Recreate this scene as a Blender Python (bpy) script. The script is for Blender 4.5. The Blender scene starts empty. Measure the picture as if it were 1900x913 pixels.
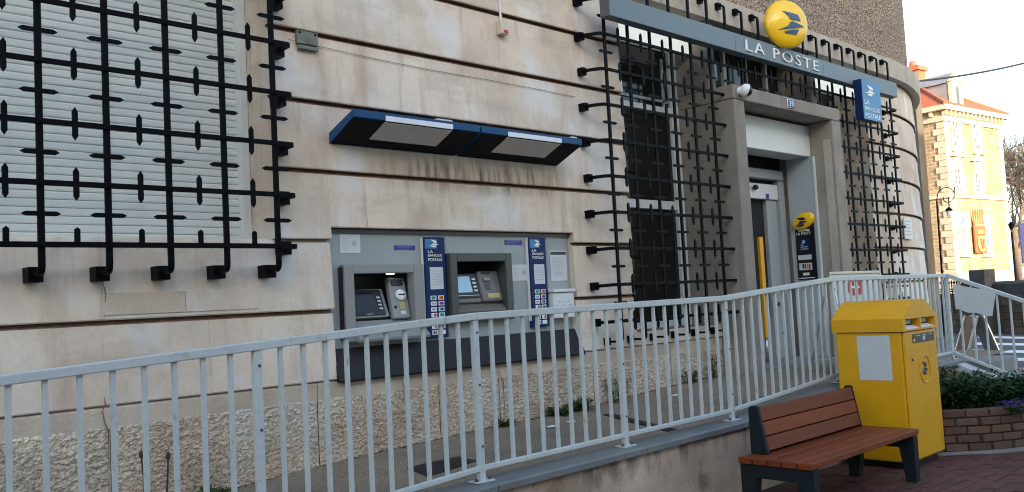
import bpy, math, random
from mathutils import Vector, Matrix
random.seed(11)
R = math.radians
V = Vector
# ---------------------------------------------------------------- camera
FPX, YAW, PIT, ROL = 1653.5, R(46.183), R(3.643), R(-3.0)
CAM = V((0, 0, 1.55))
_f = V((math.cos(YAW)*math.cos(PIT), math.sin(YAW)*math.cos(PIT), math.sin(PIT)))
_r = V((math.sin(YAW), -math.cos(YAW), 0)); _u = _r.cross(_f)
RIGHT = math.cos(ROL)*_r + math.sin(ROL)*_u
UP = -math.sin(ROL)*_r + math.cos(ROL)*_u
FWD = _f
scene = bpy.context.scene
col = scene.collection
cd = bpy.data.cameras.new('camera'); cam = bpy.data.objects.new('camera', cd); col.objects.link(cam)
cd.sensor_width = 36; cd.lens = FPX/1900*36; cd.clip_start = .05; cd.clip_end = 2000
M = Matrix((RIGHT, UP, -FWD)).transposed().to_4x4(); M.translation = CAM
cam.matrix_world = M; scene.camera = cam
# ---------------------------------------------------------------- sky, sun, exposure
SUN_AZ, SUN_EL = V((-.42, -.9075, 0)).normalized(), R(13)
w = bpy.data.worlds.new('World'); scene.world = w; w.use_nodes = True
nt = w.node_tree; sky = nt.nodes.new('ShaderNodeTexSky'); sky.sky_type = 'NISHITA'; sky.sun_disc = False
sky.sun_elevation = SUN_EL; sky.sun_rotation = math.atan2(SUN_AZ.x, SUN_AZ.y)
sky.altitude = 200; sky.air_density = 1.0; sky.dust_density = 2.4; sky.ozone_density = .9
bg = nt.nodes['Background']; bg.inputs[1].default_value = .15; nt.links.new(sky.outputs[0], bg.inputs[0])
ld = bpy.data.lights.new('sun', 'SUN'); ld.energy = 2.2; ld.angle = R(.5); ld.color = (1, .80, .58)
sun = bpy.data.objects.new('sun', ld); col.objects.link(sun)
sd = V((SUN_AZ.x*math.cos(SUN_EL), SUN_AZ.y*math.cos(SUN_EL), math.sin(SUN_EL)))
sun.rotation_euler = sd.to_track_quat('Z', 'Y').to_euler()
scene.view_settings.view_transform = 'Standard'; scene.view_settings.look = 'None'
scene.view_settings.exposure = 2.05; scene.view_settings.gamma = 1
scene.cycles.use_denoising = True
scene.cycles.max_bounces = 6
scene.cycles.filter_width = 1.05
# ---------------------------------------------------------------- photo pixel -> place
def ray(x, y): return FWD + RIGHT*((x-950)/FPX) + UP*((456.5-y)/FPX)
def PY(x, y, Y): d = ray(x, y); return CAM + d*(Y/d.y)
def PX(x, y, X): d = ray(x, y); return CAM + d*(X/d.x)
def PZ(x, y, Z): d = ray(x, y); return CAM + d*((Z-CAM.z)/d.z)
def PD(x, y, depth): return CAM + ray(x, y)*depth
def PL(x, y, P0, n): d = ray(x, y); return CAM + d*((P0-CAM).dot(n)/d.dot(n))
def pix(P):
    q = V(P)-CAM; c = q.dot(FWD); return 950+FPX*q.dot(RIGHT)/c, 456.5-FPX*q.dot(UP)/c, c
# ---------------------------------------------------------------- materials
MATS = {}
def mat(name, c, rough=.6, metal=0., var=.12, scale=3., fine=.0, fscale=60., bump=0., bscale=80., btype='noise', rnd=0.,
        streaks=(), spec=.5, coat=0., emit=None, tint=None, stretch=None, bdist=.01, extra=None):
    m = bpy.data.materials.new(name); m.use_nodes = True; t = m.node_tree; N = t.nodes; L = t.links
    b = N['Principled BSDF']; b.inputs['Roughness'].default_value = rough; b.inputs['Metallic'].default_value = metal
    b.inputs['Specular IOR Level'].default_value = spec; b.inputs['Coat Weight'].default_value = coat
    g = N.new('ShaderNodeNewGeometry'); pos = g.outputs['Position']
    def vec(s):
        mp = N.new('ShaderNodeMapping'); mp.inputs['Scale'].default_value = s; L.new(pos, mp.inputs[0]); return mp.outputs[0]
    def noise(sc, det=4., src=None, rg=.6):
        n = N.new('ShaderNodeTexNoise'); n.inputs['Scale'].default_value = sc; n.inputs['Detail'].default_value = det
        n.inputs['Roughness'].default_value = rg; L.new(src if src is not None else pos, n.inputs['Vector']); return n.outputs['Fac']
    def rmap(v, a, bb, c0, c1):
        r = N.new('ShaderNodeMapRange'); r.inputs[1].default_value = a; r.inputs[2].default_value = bb
        r.inputs[3].default_value = c0; r.inputs[4].default_value = c1; L.new(v, r.inputs[0]); return r.outputs[0]
    def mth(op, a, bb):
        n = N.new('ShaderNodeMath'); n.operation = op
        for i, q in enumerate((a, bb)):
            if isinstance(q, (int, float)): n.inputs[i].default_value = q
            else: L.new(q, n.inputs[i])
        return n.outputs[0]
    def mixc(fac, a, bb, mode='MIX'):
        n = N.new('ShaderNodeMix'); n.data_type = 'RGBA'; n.blend_type = mode
        if isinstance(fac, (int, float)): n.inputs[0].default_value = fac
        else: L.new(fac, n.inputs[0])
        for i, q in ((6, a), (7, bb)):
            if isinstance(q, (tuple, list)): n.inputs[i].default_value = (*q[:3], 1)
            else: L.new(q, n.inputs[i])
        return n.outputs[2]
    src = vec(stretch) if stretch else pos
    cur = tuple(c)
    if tint: cur = mixc(rmap(noise(scale*.35, 3), .38, .62, 0, 1), cur, tint)
    if var:
        k = rmap(noise(scale, 5, src), .25, .75, 1-var, 1+var)
        cur = mixc(1., cur, k, 'MULTIPLY')
    if fine:
        k = rmap(noise(fscale, 2, src), .3, .7, 1-fine, 1+fine); cur = mixc(1., cur, k, 'MULTIPLY')
    if rnd:
        oi = N.new('ShaderNodeObjectInfo'); k = rmap(oi.outputs['Random'], 0, 1, 1-rnd, 1+rnd); cur = mixc(1., cur, k, 'MULTIPLY')
    for sc_, lo, hi, amt, cc in streaks:
        cur = mixc(rmap(noise(1., 5, vec(sc_)), lo, hi, 0, amt), cur, cc)
    if extra: cur = extra(dict(N=N, L=L, pos=pos, noise=noise, rmap=rmap, mth=mth, mixc=mixc, vec=vec, b=b), cur)
    if isinstance(cur, tuple): b.inputs['Base Color'].default_value = (*cur[:3], 1)
    else: L.new(cur, b.inputs['Base Color'])
    if bump:
        bp = N.new('ShaderNodeBump'); bp.inputs['Strength'].default_value = bump; bp.inputs['Distance'].default_value = bdist
        if btype == 'voronoi':
            vn = N.new('ShaderNodeTexVoronoi'); vn.inputs['Scale'].default_value = bscale; L.new(pos, vn.inputs['Vector']); h = vn.outputs['Distance']
        else: h = noise(bscale, 4, src)
        L.new(h, bp.inputs['Height']); L.new(bp.outputs[0], b.inputs['Normal'])
    if emit: b.inputs['Emission Color'].default_value = (*emit[0], 1); b.inputs['Emission Strength'].default_value = emit[1]
    MATS[name] = m; return m
def hx(s, g=2.2):
    s = s.lstrip('#'); return tuple((int(s[i:i+2], 16)/255)**g for i in (0, 2, 4))

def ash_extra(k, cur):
    # streaked stain and even brown band below the two light canopies
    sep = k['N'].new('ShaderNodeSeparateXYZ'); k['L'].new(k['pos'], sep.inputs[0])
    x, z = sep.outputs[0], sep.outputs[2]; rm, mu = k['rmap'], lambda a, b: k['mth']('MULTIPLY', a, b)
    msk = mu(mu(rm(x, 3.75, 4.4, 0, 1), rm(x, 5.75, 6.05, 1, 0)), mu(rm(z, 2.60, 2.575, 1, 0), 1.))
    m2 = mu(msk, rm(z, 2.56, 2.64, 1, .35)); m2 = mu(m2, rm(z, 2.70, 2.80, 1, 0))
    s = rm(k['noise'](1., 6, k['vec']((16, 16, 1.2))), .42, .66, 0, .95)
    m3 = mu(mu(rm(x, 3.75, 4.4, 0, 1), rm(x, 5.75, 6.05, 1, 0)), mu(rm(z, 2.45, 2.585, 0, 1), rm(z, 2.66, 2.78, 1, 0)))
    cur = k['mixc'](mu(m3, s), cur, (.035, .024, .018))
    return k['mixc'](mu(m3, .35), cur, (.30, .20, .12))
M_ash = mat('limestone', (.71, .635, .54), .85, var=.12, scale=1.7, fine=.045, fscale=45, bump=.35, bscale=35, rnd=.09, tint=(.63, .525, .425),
            streaks=(((5, 5, .7), .53, .72, .5, (.38, .265, .185)), ((14, 14, 1.1), .57, .74, .38, (.25, .185, .14)), ((1.3, 1.3, 1.1), .50, .64, .7, (.72, .73, .72)), ((2.1, 2.1, 1.6), .53, .68, .5, (.48, .36, .27)), ((1.0, 1.0, 3.5), .55, .70, .35, (.36, .30, .24))), extra=ash_extra)
M_joint = mat('brown_joint', (.24, .145, .10), .95, var=.4, scale=9, fine=.2)  # darker brown for block undersides, top chamfers and cracks
M_smooth = mat('smooth_plinth_stone', (.60, .52, .43), .85, var=.14, scale=2.5, fine=.08, bump=.4, bscale=40, rnd=.06, tint=(.52, .43, .34),
               streaks=(((5, 5, 1), .55, .75, .5, (.26, .2, .15)),))
M_rough = mat('hammered_stone', (.58, .505, .405), .95, var=.22, scale=3, fine=.34, fscale=48, bump=1., bscale=60, rnd=.13, tint=(.46, .36, .265), streaks=(((60, 60, 60), .56, .68, .6, (.20, .145, .10)), ((1.6, 1.6, 1.6), .52, .66, .5, (.60, .585, .55))))  # fine dark mottling painted in for the shade of the pits
M_conc = mat('concrete', (.30, .278, .24), .9, var=.2, scale=2.2, fine=.1, fscale=90, bump=.35, bscale=60, tint=(.235, .21, .178),
             streaks=(((6, 6, .6), .55, .75, .55, (.13, .11, .09)),))
M_cornice = mat('cornice_concrete', (.45, .41, .35), .9, var=.14, scale=2.2, fine=.08, bump=.35, bscale=60, streaks=(((7, 7, .8), .55, .75, .5, (.16, .14, .12)),))
def peb(k, cur):
    v = k['N'].new('ShaderNodeTexVoronoi'); v.inputs['Scale'].default_value = 42; k['L'].new(k['pos'], v.inputs['Vector'])
    c2 = k['rmap'](v.outputs['Distance'], .1, .75, 1.45, .35)
    s = k['N'].new('ShaderNodeSeparateColor'); k['L'].new(v.outputs['Color'], s.inputs[0])
    return k['mixc'](1., k['mixc'](1., cur, c2, 'MULTIPLY'), k['rmap'](s.outputs[0], 0, 1, .75, 1.25), 'MULTIPLY')
M_peb = mat('pebbledash', (.43, .335, .255), .95, var=.08, scale=1, bump=1., bscale=42, btype='voronoi', bdist=-.03, extra=peb)
M_iron = mat('black_iron', (.0018, .0022, .004), .5, var=.25, scale=14, bump=.15, bscale=120, spec=.09)
M_gal = mat('painted_rail_metal', (.54, .60, .605), .42, var=.07, scale=6, fine=.04, bump=.06, bscale=90, streaks=(((9, 9, 9), .60, .74, .5, (.30, .30, .28)), ((26, 26, 12), .62, .72, .6, (.22, .17, .13))))
M_cop = mat('coping_metal', (.17, .185, .195), .5, .0, var=.2, scale=3, fine=.1, bump=.15, bscale=60)
M_white = mat('white_metal', (.66, .70, .71), .4, var=.05, scale=2, streaks=(((6, 6, .8), .6, .8, .3, (.42, .42, .4)),))
M_shut = mat('shutter_white', (.68, .73, .72), .5, var=.05, scale=1.5, streaks=(((4, 4, .7), .56, .8, .3, (.45, .46, .43)),))
M_door = mat('grey_door_metal', (.36, .395, .41), .45, var=.06, scale=2)
M_sideP = mat('blue_grey_panel', (.40, .455, .475), .4, var=.06, scale=1.5)
M_sign = mat('sign_grey', (.135, .185, .215), .45, var=.05, scale=1.5, fine=.03)
M_signdk = mat('sign_side_grey', (.10, .11, .115), .5, var=.05)
M_yel = mat('postal_yellow', (.76, .385, .003), .38, var=.07, scale=5, fine=.03, bump=.05, bscale=30, coat=.2, streaks=(((9, 9, 2.2), .6, .74, .5, (.40, .21, .01)), ((30, 30, 30), .68, .76, .5, (.18, .09, .02))))
M_yelS = mat('yellow_sign_plastic', (.90, .56, .01), .3, var=.03, coat=.4)
M_yelD = mat('yellow_post_paint', (.74, .36, .008), .5, var=.08)
M_navy = mat('navy_plastic', (.005, .024, .105), .45, var=.08, spec=.2)
M_blue = mat('canopy_blue', (.006, .065, .175), .45, var=.08, scale=4, spec=.25)
M_under = mat('canopy_soffit', (.005, .007, .012), .7, var=.2, spec=.15)
M_cyan = mat('bank_sign_blue', (.014, .17, .38), .35, var=.25, scale=1.2)
M_bird = mat('logo_blue', (.045, .105, .20), .5, var=0)
M_birdD = mat('logo_navy', (.012, .012, .07), .5, var=0)
M_wht = mat('white_print', (.80, .82, .82), .5, var=.02)
M_paper = mat('paper', (.60, .64, .66), .7, var=.05, scale=6)
M_ink = mat('grey_print', (.22, .23, .25), .7, var=0)
M_inkl = mat('pale_print', (.42, .45, .48), .7, var=0)
M_panel = mat('atm_panel_grey', (.31, .35, .365), .42, var=.06, scale=3, streaks=(((5, 5, .7), .58, .8, .35, (.15, .16, .16)),))
M_atm = mat('machine_grey', (.25, .27, .27), .4, var=.06)
M_atmd = mat('machine_dark_grey', (.055, .065, .066), .42, var=.08)
M_brn = mat('machine_taupe', (.145, .14, .13), .42, var=.06)
M_blk = mat('black_plastic', (.008, .009, .011), .35, var=.2)
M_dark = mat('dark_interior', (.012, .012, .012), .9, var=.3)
M_skirt = mat('anthracite_skirt', (.022, .020, .023), .5, spec=.18, var=.12, scale=2, fine=.03)
M_scr = mat('screen_black', (.006, .008, .012), .15, var=0)
M_scrb = mat('screen_lit', (.18, .30, .37), .15, var=.1, emit=((.25, .48, .62), .10))
M_glow = mat('glowing_panel', (.7, .72, .68), .4, var=.05, emit=((.92, 1, .94), .10))  # pale spandrel panel, with a faint glow added to brighten it
M_lamp = mat('lamp_glow', (.8, .8, .8), .3, var=0, emit=((1, .97, .9), 1.2))
M_diff = mat('frosted_diffuser', (.66, .64, .60), .55, var=.08, scale=4)
M_dife = mat('diffuser_edge', (.72, .76, .82), .4, var=.02)
M_stl = mat('steel', (.5, .5, .5), .3, .8, var=.1)
M_gold = mat('yellow_label', (.46, .39, .16), .5, var=.1)
M_glass = mat('dark_glass', (.010, .011, .009), .07, var=.3, scale=1.5, spec=.4)
M_glassb = mat('door_glass', (.02, .04, .045), .05, var=.2, spec=.8)
M_red = mat('print_red', (.50, .02, .04), .5, var=.03)
M_org = mat('print_orange', (.72, .22, .02), .5, var=.03)
M_teal = mat('print_teal', (.02, .30, .32), .5, var=.03)
M_grn = mat('print_green', (.02, .25, .12), .5, var=.03)
M_pnk = mat('print_pink', (.55, .03, .22), .5, var=.03)
M_visa = mat('print_visa_blue', (.03, .05, .30), .5, var=.03)
M_cblue = mat('sticker_blue', (.008, .025, .27), .4, var=.03)
M_wood = mat('bench_wood', (.185, .040, .010), .5, var=.30, scale=1., fine=.12, fscale=14, bump=.25, bscale=16, rnd=.16, stretch=(3, 55, 55), spec=.25)
M_anth = mat('anthracite_steel', (.010, .017, .021), .6, spec=.2, var=.12, scale=5, fine=.06, bump=.1, bscale=150)
M_walk = mat('worn_ramp_paving', (.27, .205, .14), .95, var=.22, scale=2, fine=.5, fscale=75, bump=.7, bscale=90, tint=(.19, .16, .125), streaks=(((2, 2, 2), .56, .72, .5, (.11, .095, .075)),))
def ret(k, cur):
    sep = k['N'].new('ShaderNodeSeparateXYZ'); k['L'].new(k['pos'], sep.inputs[0])
    top = k['rmap'](sep.outputs[2], .30, .56, .0, 1.)
    s = k['rmap'](k['noise'](1., 6, k['vec']((2.2, 2.2, 2.0))), .54, .68, 0, .85)
    s2 = k['rmap'](k['noise'](1., 6, k['vec']((5, 5, 1.6))), .50, .60, 0, .95)
    cur = k['mixc'](s, cur, (.085, .075, .062)); return k['mixc'](k['mth']('MULTIPLY', s2, top), cur, (.02, .017, .014))
M_ret = mat('stained_render', (.60, .49, .385), .95, var=.2, scale=2.5, fine=.12, bump=.6, bscale=45, tint=(.36, .27, .20), extra=ret)
def brk(k, cur):
    b = k['N'].new('ShaderNodeTexBrick'); k['L'].new(k['vec']((1, 1, 1)), b.inputs['Vector'])
    b.inputs['Color1'].default_value = (.15, .055, .042, 1); b.inputs['Color2'].default_value = (.11, .042, .034, 1); b.inputs['Mortar'].default_value = (.05, .035, .03, 1)
    b.inputs['Scale'].default_value = 1; b.inputs['Brick Width'].default_value = .2; b.inputs['Row Height'].default_value = .1; b.inputs['Mortar Size'].default_value = .005
    return k['mixc'](1., b.outputs[0], k['rmap'](k['noise'](2.2, 5), .3, .7, .75, 1.2), 'MULTIPLY')
M_pave = mat('red_paving', (.2, .07, .05), .9, var=0, bump=.3, bscale=60, extra=brk)
M_paver = mat('red_paver', (.105, .037, .028), .85, var=.25, scale=6, fine=.18, fscale=90, bump=.5, bscale=90, rnd=.2, streaks=(((3, 3, 3), .55, .7, .5, (.06, .035, .03)),))
M_brick = mat('planter_brick', (.135, .075, .055), .9, var=.25, scale=9, fine=.2, fscale=70, bump=.7, bscale=60, rnd=.22, streaks=(((9, 9, 9), .56, .7, .6, (.03, .022, .018)),))
M_mort = mat('mortar', (.035, .03, .027), .95, var=.2)
M_soil = mat('soil', (.03, .022, .015), 1, var=.4, scale=20, bump=1, bscale=30)
M_kerb = mat('concrete_edge', (.24, .235, .225), .9, var=.15, fine=.12, bump=.3, bscale=60)
M_kwht = mat('pale_stair_edge', (.55, .585, .60), .7, var=.08, scale=5, fine=.05)
def leafm(name, c, rnd=.3):
    m = mat(name, c, .75, var=.35, scale=9, rnd=0, spec=.15); b = m.node_tree.nodes['Principled BSDF']; return m
M_leaf = leafm('shrub_leaf', (.018, .055, .017)); M_leaf2 = leafm('shrub_leaf_pale', (.045, .11, .030)); M_weed = leafm('weed_leaf', (.05, .10, .028))
M_moss = leafm('moss_green', (.06, .095, .02)); M_purp = mat('purple_petal', (.05, .012, .26), .6, var=.2, scale=30)
M_stem = mat('dry_stem', (.035, .025, .022), .8, var=.2)
M_asph = mat('asphalt', (.05, .052, .056), .9, var=.18, scale=1, fine=.2, fscale=40, bump=.3, bscale=60)
M_paint = mat('road_paint', (.62, .64, .66), .7, var=.12, scale=2)
M_pink = mat('pink_kerb_paving', (.28, .13, .12), .9, var=.15)
def fstone(k, cur):
    b = k['N'].new('ShaderNodeTexBrick')
    tc = k['N'].new('ShaderNodeTexCoord'); mp = k['N'].new('ShaderNodeMapping'); mp.inputs['Rotation'].default_value = (R(-90), 0, 0)
    k['L'].new(tc.outputs['UV'], b.inputs['Vector'])
    b.inputs['Color1'].default_value = (.36, .255, .155, 1); b.inputs['Color2'].default_value = (.285, .19, .11, 1); b.inputs['Mortar'].default_value = (.45, .365, .25, 1)
    b.inputs['Scale'].default_value = 1; b.inputs['Brick Width'].default_value = .42; b.inputs['Row Height'].default_value = .2; b.inputs['Mortar Size'].default_value = .02; b.inputs['Bias'].default_value = -.1
    return k['mixc'](1., b.outputs[0], k['rmap'](k['noise'](1.3, 6), .3, .7, .7, 1.25), 'MULTIPLY')
M_fst = mat('far_rubble_stone', (.4, .3, .17), .9, var=0, bump=.5, bscale=6, bdist=.05, extra=fstone)
M_fq = mat('far_dressed_stone', (.50, .43, .32), .85, var=.1, scale=1, rnd=.07)
M_tile = mat('roof_tile', (.38, .095, .05), .8, var=.25, scale=3, bump=.8, bscale=9, stretch=(1, 1, 6))
M_slate = mat('slate_zinc', (.20, .22, .25), .5, var=.2, scale=2)
M_chim = mat('chimney_brick', (.42, .125, .07), .85, var=.2, scale=3)
M_fwin = mat('far_window_glass', (.09, .10, .11), .1, var=.2)
M_emb = mat('emblem_terracotta', (.33, .105, .045), .8, var=.12, scale=4)
M_embl = mat('emblem_relief_pale', (.50, .22, .11), .8, var=.12, scale=4)
M_wallst = mat('dark_wall_stone', (.085, .062, .045), .95, var=.3, scale=3, fine=.15, bump=.8, bscale=10, rnd=.35, bdist=.04)
M_capst = mat('dark_wall_cap', (.05, .05, .052), .95, var=.35, scale=4, bump=.6, bscale=12)
M_pole = mat('weathered_pole', (.13, .115, .095), .9, var=.25, scale=1.2, stretch=(4, 4, .5), bump=.4, bscale=20)
M_bark = mat('bare_bark', (.13, .105, .088), .9, var=.25, scale=4)
M_house = mat('far_house_wall', (.20, .20, .19), .9, var=.15, scale=.7)
M_hroof = mat('far_house_roof', (.10, .09, .09), .9, var=.15)
M_ply = mat('brown_board', (.20, .11, .07), .7, var=.2, scale=4)
M_black = mat('cable_black', (.012, .016, .03), .6, var=0)
M_opp = mat('opposite_render', (.52, .48, .42), .9, var=.1, scale=.5)
M_bwhite = mat('bright_blue_sign', (.015, .06, .32), .4, var=.05)
M_plate = mat('greenish_zinc_plate', (.16, .185, .15), .6, .2, var=.25, scale=12, bump=.2, bscale=60)
M_box = mat('ivory_plastic', (.62, .55, .42), .5, var=.06)
# ---------------------------------------------------------------- mesh helpers
ORG = {}
class MB:
    def __init__(s): s.v = []; s.f = []; s.m = []; s.uv = None
    def add(s, vs, fs, mi=0):
        o = len(s.v); s.v += [V(q) for q in vs]; s.f += [tuple(i+o for i in f) for f in fs]; s.m += [mi]*len(fs); return s
    def hexa(s, p, mi=0):  # 8 points: bottom ring 0-3, top ring 4-7
        return s.add(p, [(0, 3, 2, 1), (4, 5, 6, 7), (0, 1, 5, 4), (1, 2, 6, 5), (2, 3, 7, 6), (3, 0, 4, 7)], mi)
    def box(s, x0, x1, y0, y1, z0, z1, mi=0):
        x0, x1 = min(x0, x1), max(x0, x1); y0, y1 = min(y0, y1), max(y0, y1); z0, z1 = min(z0, z1), max(z0, z1)
        return s.hexa([(x0, y0, z0), (x1, y0, z0), (x1, y1, z0), (x0, y1, z0), (x0, y0, z1), (x1, y0, z1), (x1, y1, z1), (x0, y1, z1)], mi)
    def prism(s, poly, ext, mi=0):
        n = len(poly); P = [V(q) for q in poly]; e = V(ext); nn = V((0, 0, 0))
        for i in range(n): nn += P[i].cross(P[(i+1) % n])
        if nn.dot(e) > 0: P = P[::-1]
        vs = P + [q+e for q in P]
        return s.add(vs, [tuple(range(n)), tuple(range(2*n-1, n-1, -1))] + [((i+1) % n, i, n+i, n+(i+1) % n) for i in range(n)], mi)
    def sweep(s, pts, ring, mi=0, closed=True, cap=True):  # pts list of (pos, a, b); ring list of (u, v)
        k = len(ring); vs = []
        for p, a, b in pts: vs += [V(p)+V(a)*u+V(b)*v for u, v in ring]
        fs = []
        for i in range(len(pts)-1):
            for j in range(k): fs.append((i*k+j, i*k+(j+1) % k, (i+1)*k+(j+1) % k, (i+1)*k+j))
        if cap: fs.append(tuple(range(k-1, -1, -1))); o = (len(pts)-1)*k; fs.append(tuple(range(o, o+k)))
        return s.add(vs, fs, mi)
    def path(s, pts, wdt, thk, side, mi=0):  # flat bar along pts; `side` is the width direction
        P = [V(q) for q in pts]; fr = []; sd_ = V(side).normalized()
        for i, p in enumerate(P):
            t = (P[min(i+1, len(P)-1)]-P[max(i-1, 0)]).normalized(); n = t.cross(sd_).normalized(); fr.append((p, sd_, n))
        return s.sweep(fr, [(-wdt/2, -thk/2), (wdt/2, -thk/2), (wdt/2, thk/2), (-wdt/2, thk/2)], mi)
    def tube(s, pts, r, n=8, mi=0, cap=True):
        P = [V(q) for q in pts]; rr = r if isinstance(r, (list, tuple)) else [r]*len(P); fr = []; ref = V((0, 0, 1))
        if abs((P[-1]-P[0]).normalized().z) > .9: ref = V((1, 0, 0))
        for i, p in enumerate(P):
            t = (P[min(i+1, len(P)-1)]-P[max(i-1, 0)]).normalized(); a = t.cross(ref).normalized(); b = t.cross(a)
            fr.append((p, a*rr[i], b*rr[i]))
        return s.sweep(fr, [(math.cos(2*math.pi*j/n), math.sin(2*math.pi*j/n)) for j in range(n)], mi, cap=cap)
    def lathe(s, c, axis, prof, n=32, mi=0):  # prof: (radius, along)
        ax = V(axis).normalized(); a = ax.cross(V((0, 0, 1)) if abs(ax.z) < .9 else V((1, 0, 0))).normalized(); b = ax.cross(a)
        vs = []; c = V(c)
        for r, h in prof: vs += [c+ax*h+(a*math.cos(2*math.pi*j/n)+b*math.sin(2*math.pi*j/n))*r for j in range(n)]
        fs = [(i*n+j, i*n+(j+1) % n, (i+1)*n+(j+1) % n, (i+1)*n+j) for i in range(len(prof)-1) for j in range(n)]
        fs += [tuple(range(n-1, -1, -1)), tuple(range((len(prof)-1)*n, len(prof)*n))]
        return s.add(vs, fs, mi)
    def mesh(s, name, mats, org=V((0, 0, 0)), smooth=False):
        me = bpy.data.meshes.new(name); me.from_pydata([q-org for q in s.v], [], s.f)
        for m in (mats if isinstance(mats, (list, tuple)) else [mats]): me.materials.append(m)
        if any(s.m): me.polygons.foreach_set('material_index', s.m)
        if smooth: me.polygons.foreach_set('use_smooth', [True]*len(s.f))
        me.validate(); me.update(); return me
    def build(s, name, mats, parent=None, bevel=0, smooth=False, label=None, seg=2):
        org = ORG[parent.name] if parent else V((0, 0, 0))
        o = bpy.data.objects.new(name, s.mesh(name, mats, org, smooth)); col.objects.link(o)
        if parent: o.parent = parent
        ORG[o.name] = org.copy()
        if bevel:
            b = o.modifiers.new('bevel', 'BEVEL'); b.width = bevel; b.segments = seg; b.limit_method = 'ANGLE'; b.angle_limit = R(40)
        if label: o['label'] = label
        return o
def inst(name, me, loc, parent, rot=None, scl=None):
    o = bpy.data.objects.new(name, me); col.objects.link(o); org = ORG[parent.name] if parent else V((0, 0, 0))
    o.location = V(loc)-org
    if parent: o.parent = parent
    if rot: o.rotation_euler = rot
    if scl: o.scale = scl
    ORG[o.name] = V(loc); return o
def tag(o, label, cat, group=None, kind=None):
    o['label'] = label; o['category'] = cat
    if group: o['group'] = group
    if kind: o['kind'] = kind
    return o
def thing(name, label, cat, loc, group=None):
    o = bpy.data.objects.new(name, None); col.objects.link(o); o.location = loc; o.empty_display_size = .1; ORG[o.name] = V(loc)
    return tag(o, label, cat, group)
def piece(name, label, loc, parent):
    o = bpy.data.objects.new(name, None); col.objects.link(o); o.parent = parent; o.location = V(loc)-ORG[parent.name]; o.empty_display_size = .1; ORG[o.name] = V(loc); o['label'] = label; return o
def struct(o): o['kind'] = 'structure'; return o
def box(name, m, parent, x0, x1, y0, y1, z0, z1, bevel=0, label=None):
    return MB().box(x0, x1, y0, y1, z0, z1).build(name, m, parent, bevel, label=label)
def text(name, body, P0, U, Vv, m, parent, depth=.004, spacing=1., bold=0., nrm=None, shear=0.):
    cu = bpy.data.curves.new('t', 'FONT'); cu.body = body; cu.space_character = spacing; cu.offset = bold; cu.resolution_u = 3; cu.align_x = 'LEFT'
    ob = bpy.data.objects.new('t', cu); col.objects.link(ob); dg = bpy.context.evaluated_depsgraph_get(); me = bpy.data.meshes.new_from_object(ob.evaluated_get(dg))
    bpy.data.objects.remove(ob)
    vs = [q.co.copy() for q in me.vertices]; fs = [tuple(p.vertices) for p in me.polygons]; bpy.data.meshes.remove(me)
    x0 = min(q.x for q in vs); x1 = max(q.x for q in vs); y0 = min(q.y for q in vs); y1 = max(q.y for q in vs)
    n = V(nrm) if nrm else V(U).cross(V(Vv)).normalized(); P0 = V(P0); U = V(U); Vv = V(Vv)
    f = lambda q: P0+U*((q.x-x0)/(x1-x0))+Vv*((q.y-y0)/(y1-y0))
    mb = MB(); k = len(vs); mb.add([f(q)+n*depth for q in vs], fs)
    # side walls from boundary edges
    cnt = {}
    for fc in fs:
        for i in range(len(fc)):
            a, b = fc[i], fc[(i+1) % len(fc)]; cnt[(a, b)] = 1
    side = [(a, b) for (a, b) in cnt if (b, a) not in cnt]
    o = len(mb.v); mb.v += [f(q) for q in vs]
    for a, b in side: mb.f.append((b, a, o+a, o+b)); mb.m.append(0)
    return mb.build(name, m, parent)
BIRD = [[(.0, 1.0), (.66, .84), (.76, .55), (.31, .62), (.27, .74)], [(.36, .54), (.96, .33), (.66, .26), (-.22, .13), (.18, .31), (.27, .46)], [(.66, .20), (.55, -.05), (.09, .0), (.05, .08), (.38, .17)]]
def bird(P0, U, Vv, m, parent, depth=.004, name='bird_emblem'):
    mb = MB(); n = V(U).cross(V(Vv)).normalized()
    for pl in BIRD: mb.prism([V(P0)+V(U)*a+V(Vv)*b for a, b in pl], n*depth)
    return mb.build(name, m, parent)
def lerp(a, b, t): return a+(b-a)*t
def interp(tab, x):
    if x <= tab[0][0]: (x0, y0), (x1, y1) = tab[0], tab[1]
    elif x >= tab[-1][0]: return tab[-1][1]
    else:
        for i in range(len(tab)-1):
            if tab[i][0] <= x <= tab[i+1][0]: (x0, y0), (x1, y1) = tab[i], tab[i+1]; break
    return y0+(y1-y0)*(x-x0)/(x1-x0)
# ================================================================ the setting
def KZ(x): return interp([(-6, .04), (3.4, .54), (6.0, .556), (7.8, .672), (10.5, .66), (14, .66)], x)          # coping height along the ramp
def WZ(x): return interp([(-6, .02), (2.86, .462), (3.8, .512), (4.87, .548), (6.2, .58), (7.9, .655), (14, .655)], x)  # ramp floor at the wall
gm = MB().add([(-400, -400, -.03), (600, -400, -.03), (600, 600, -.03), (-400, 600, -.03)], [(0, 1, 2, 3)])
struct(gm.build('ground', M_asph))
pv = MB().add([(-8, -7, -.008), (13.2, -7, -.008), (13.2, 3.82, -.008), (-8, 3.82, -.008)], [(0, 1, 2, 3)])
pavement = struct(pv.build('pavement', M_pave))
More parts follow.
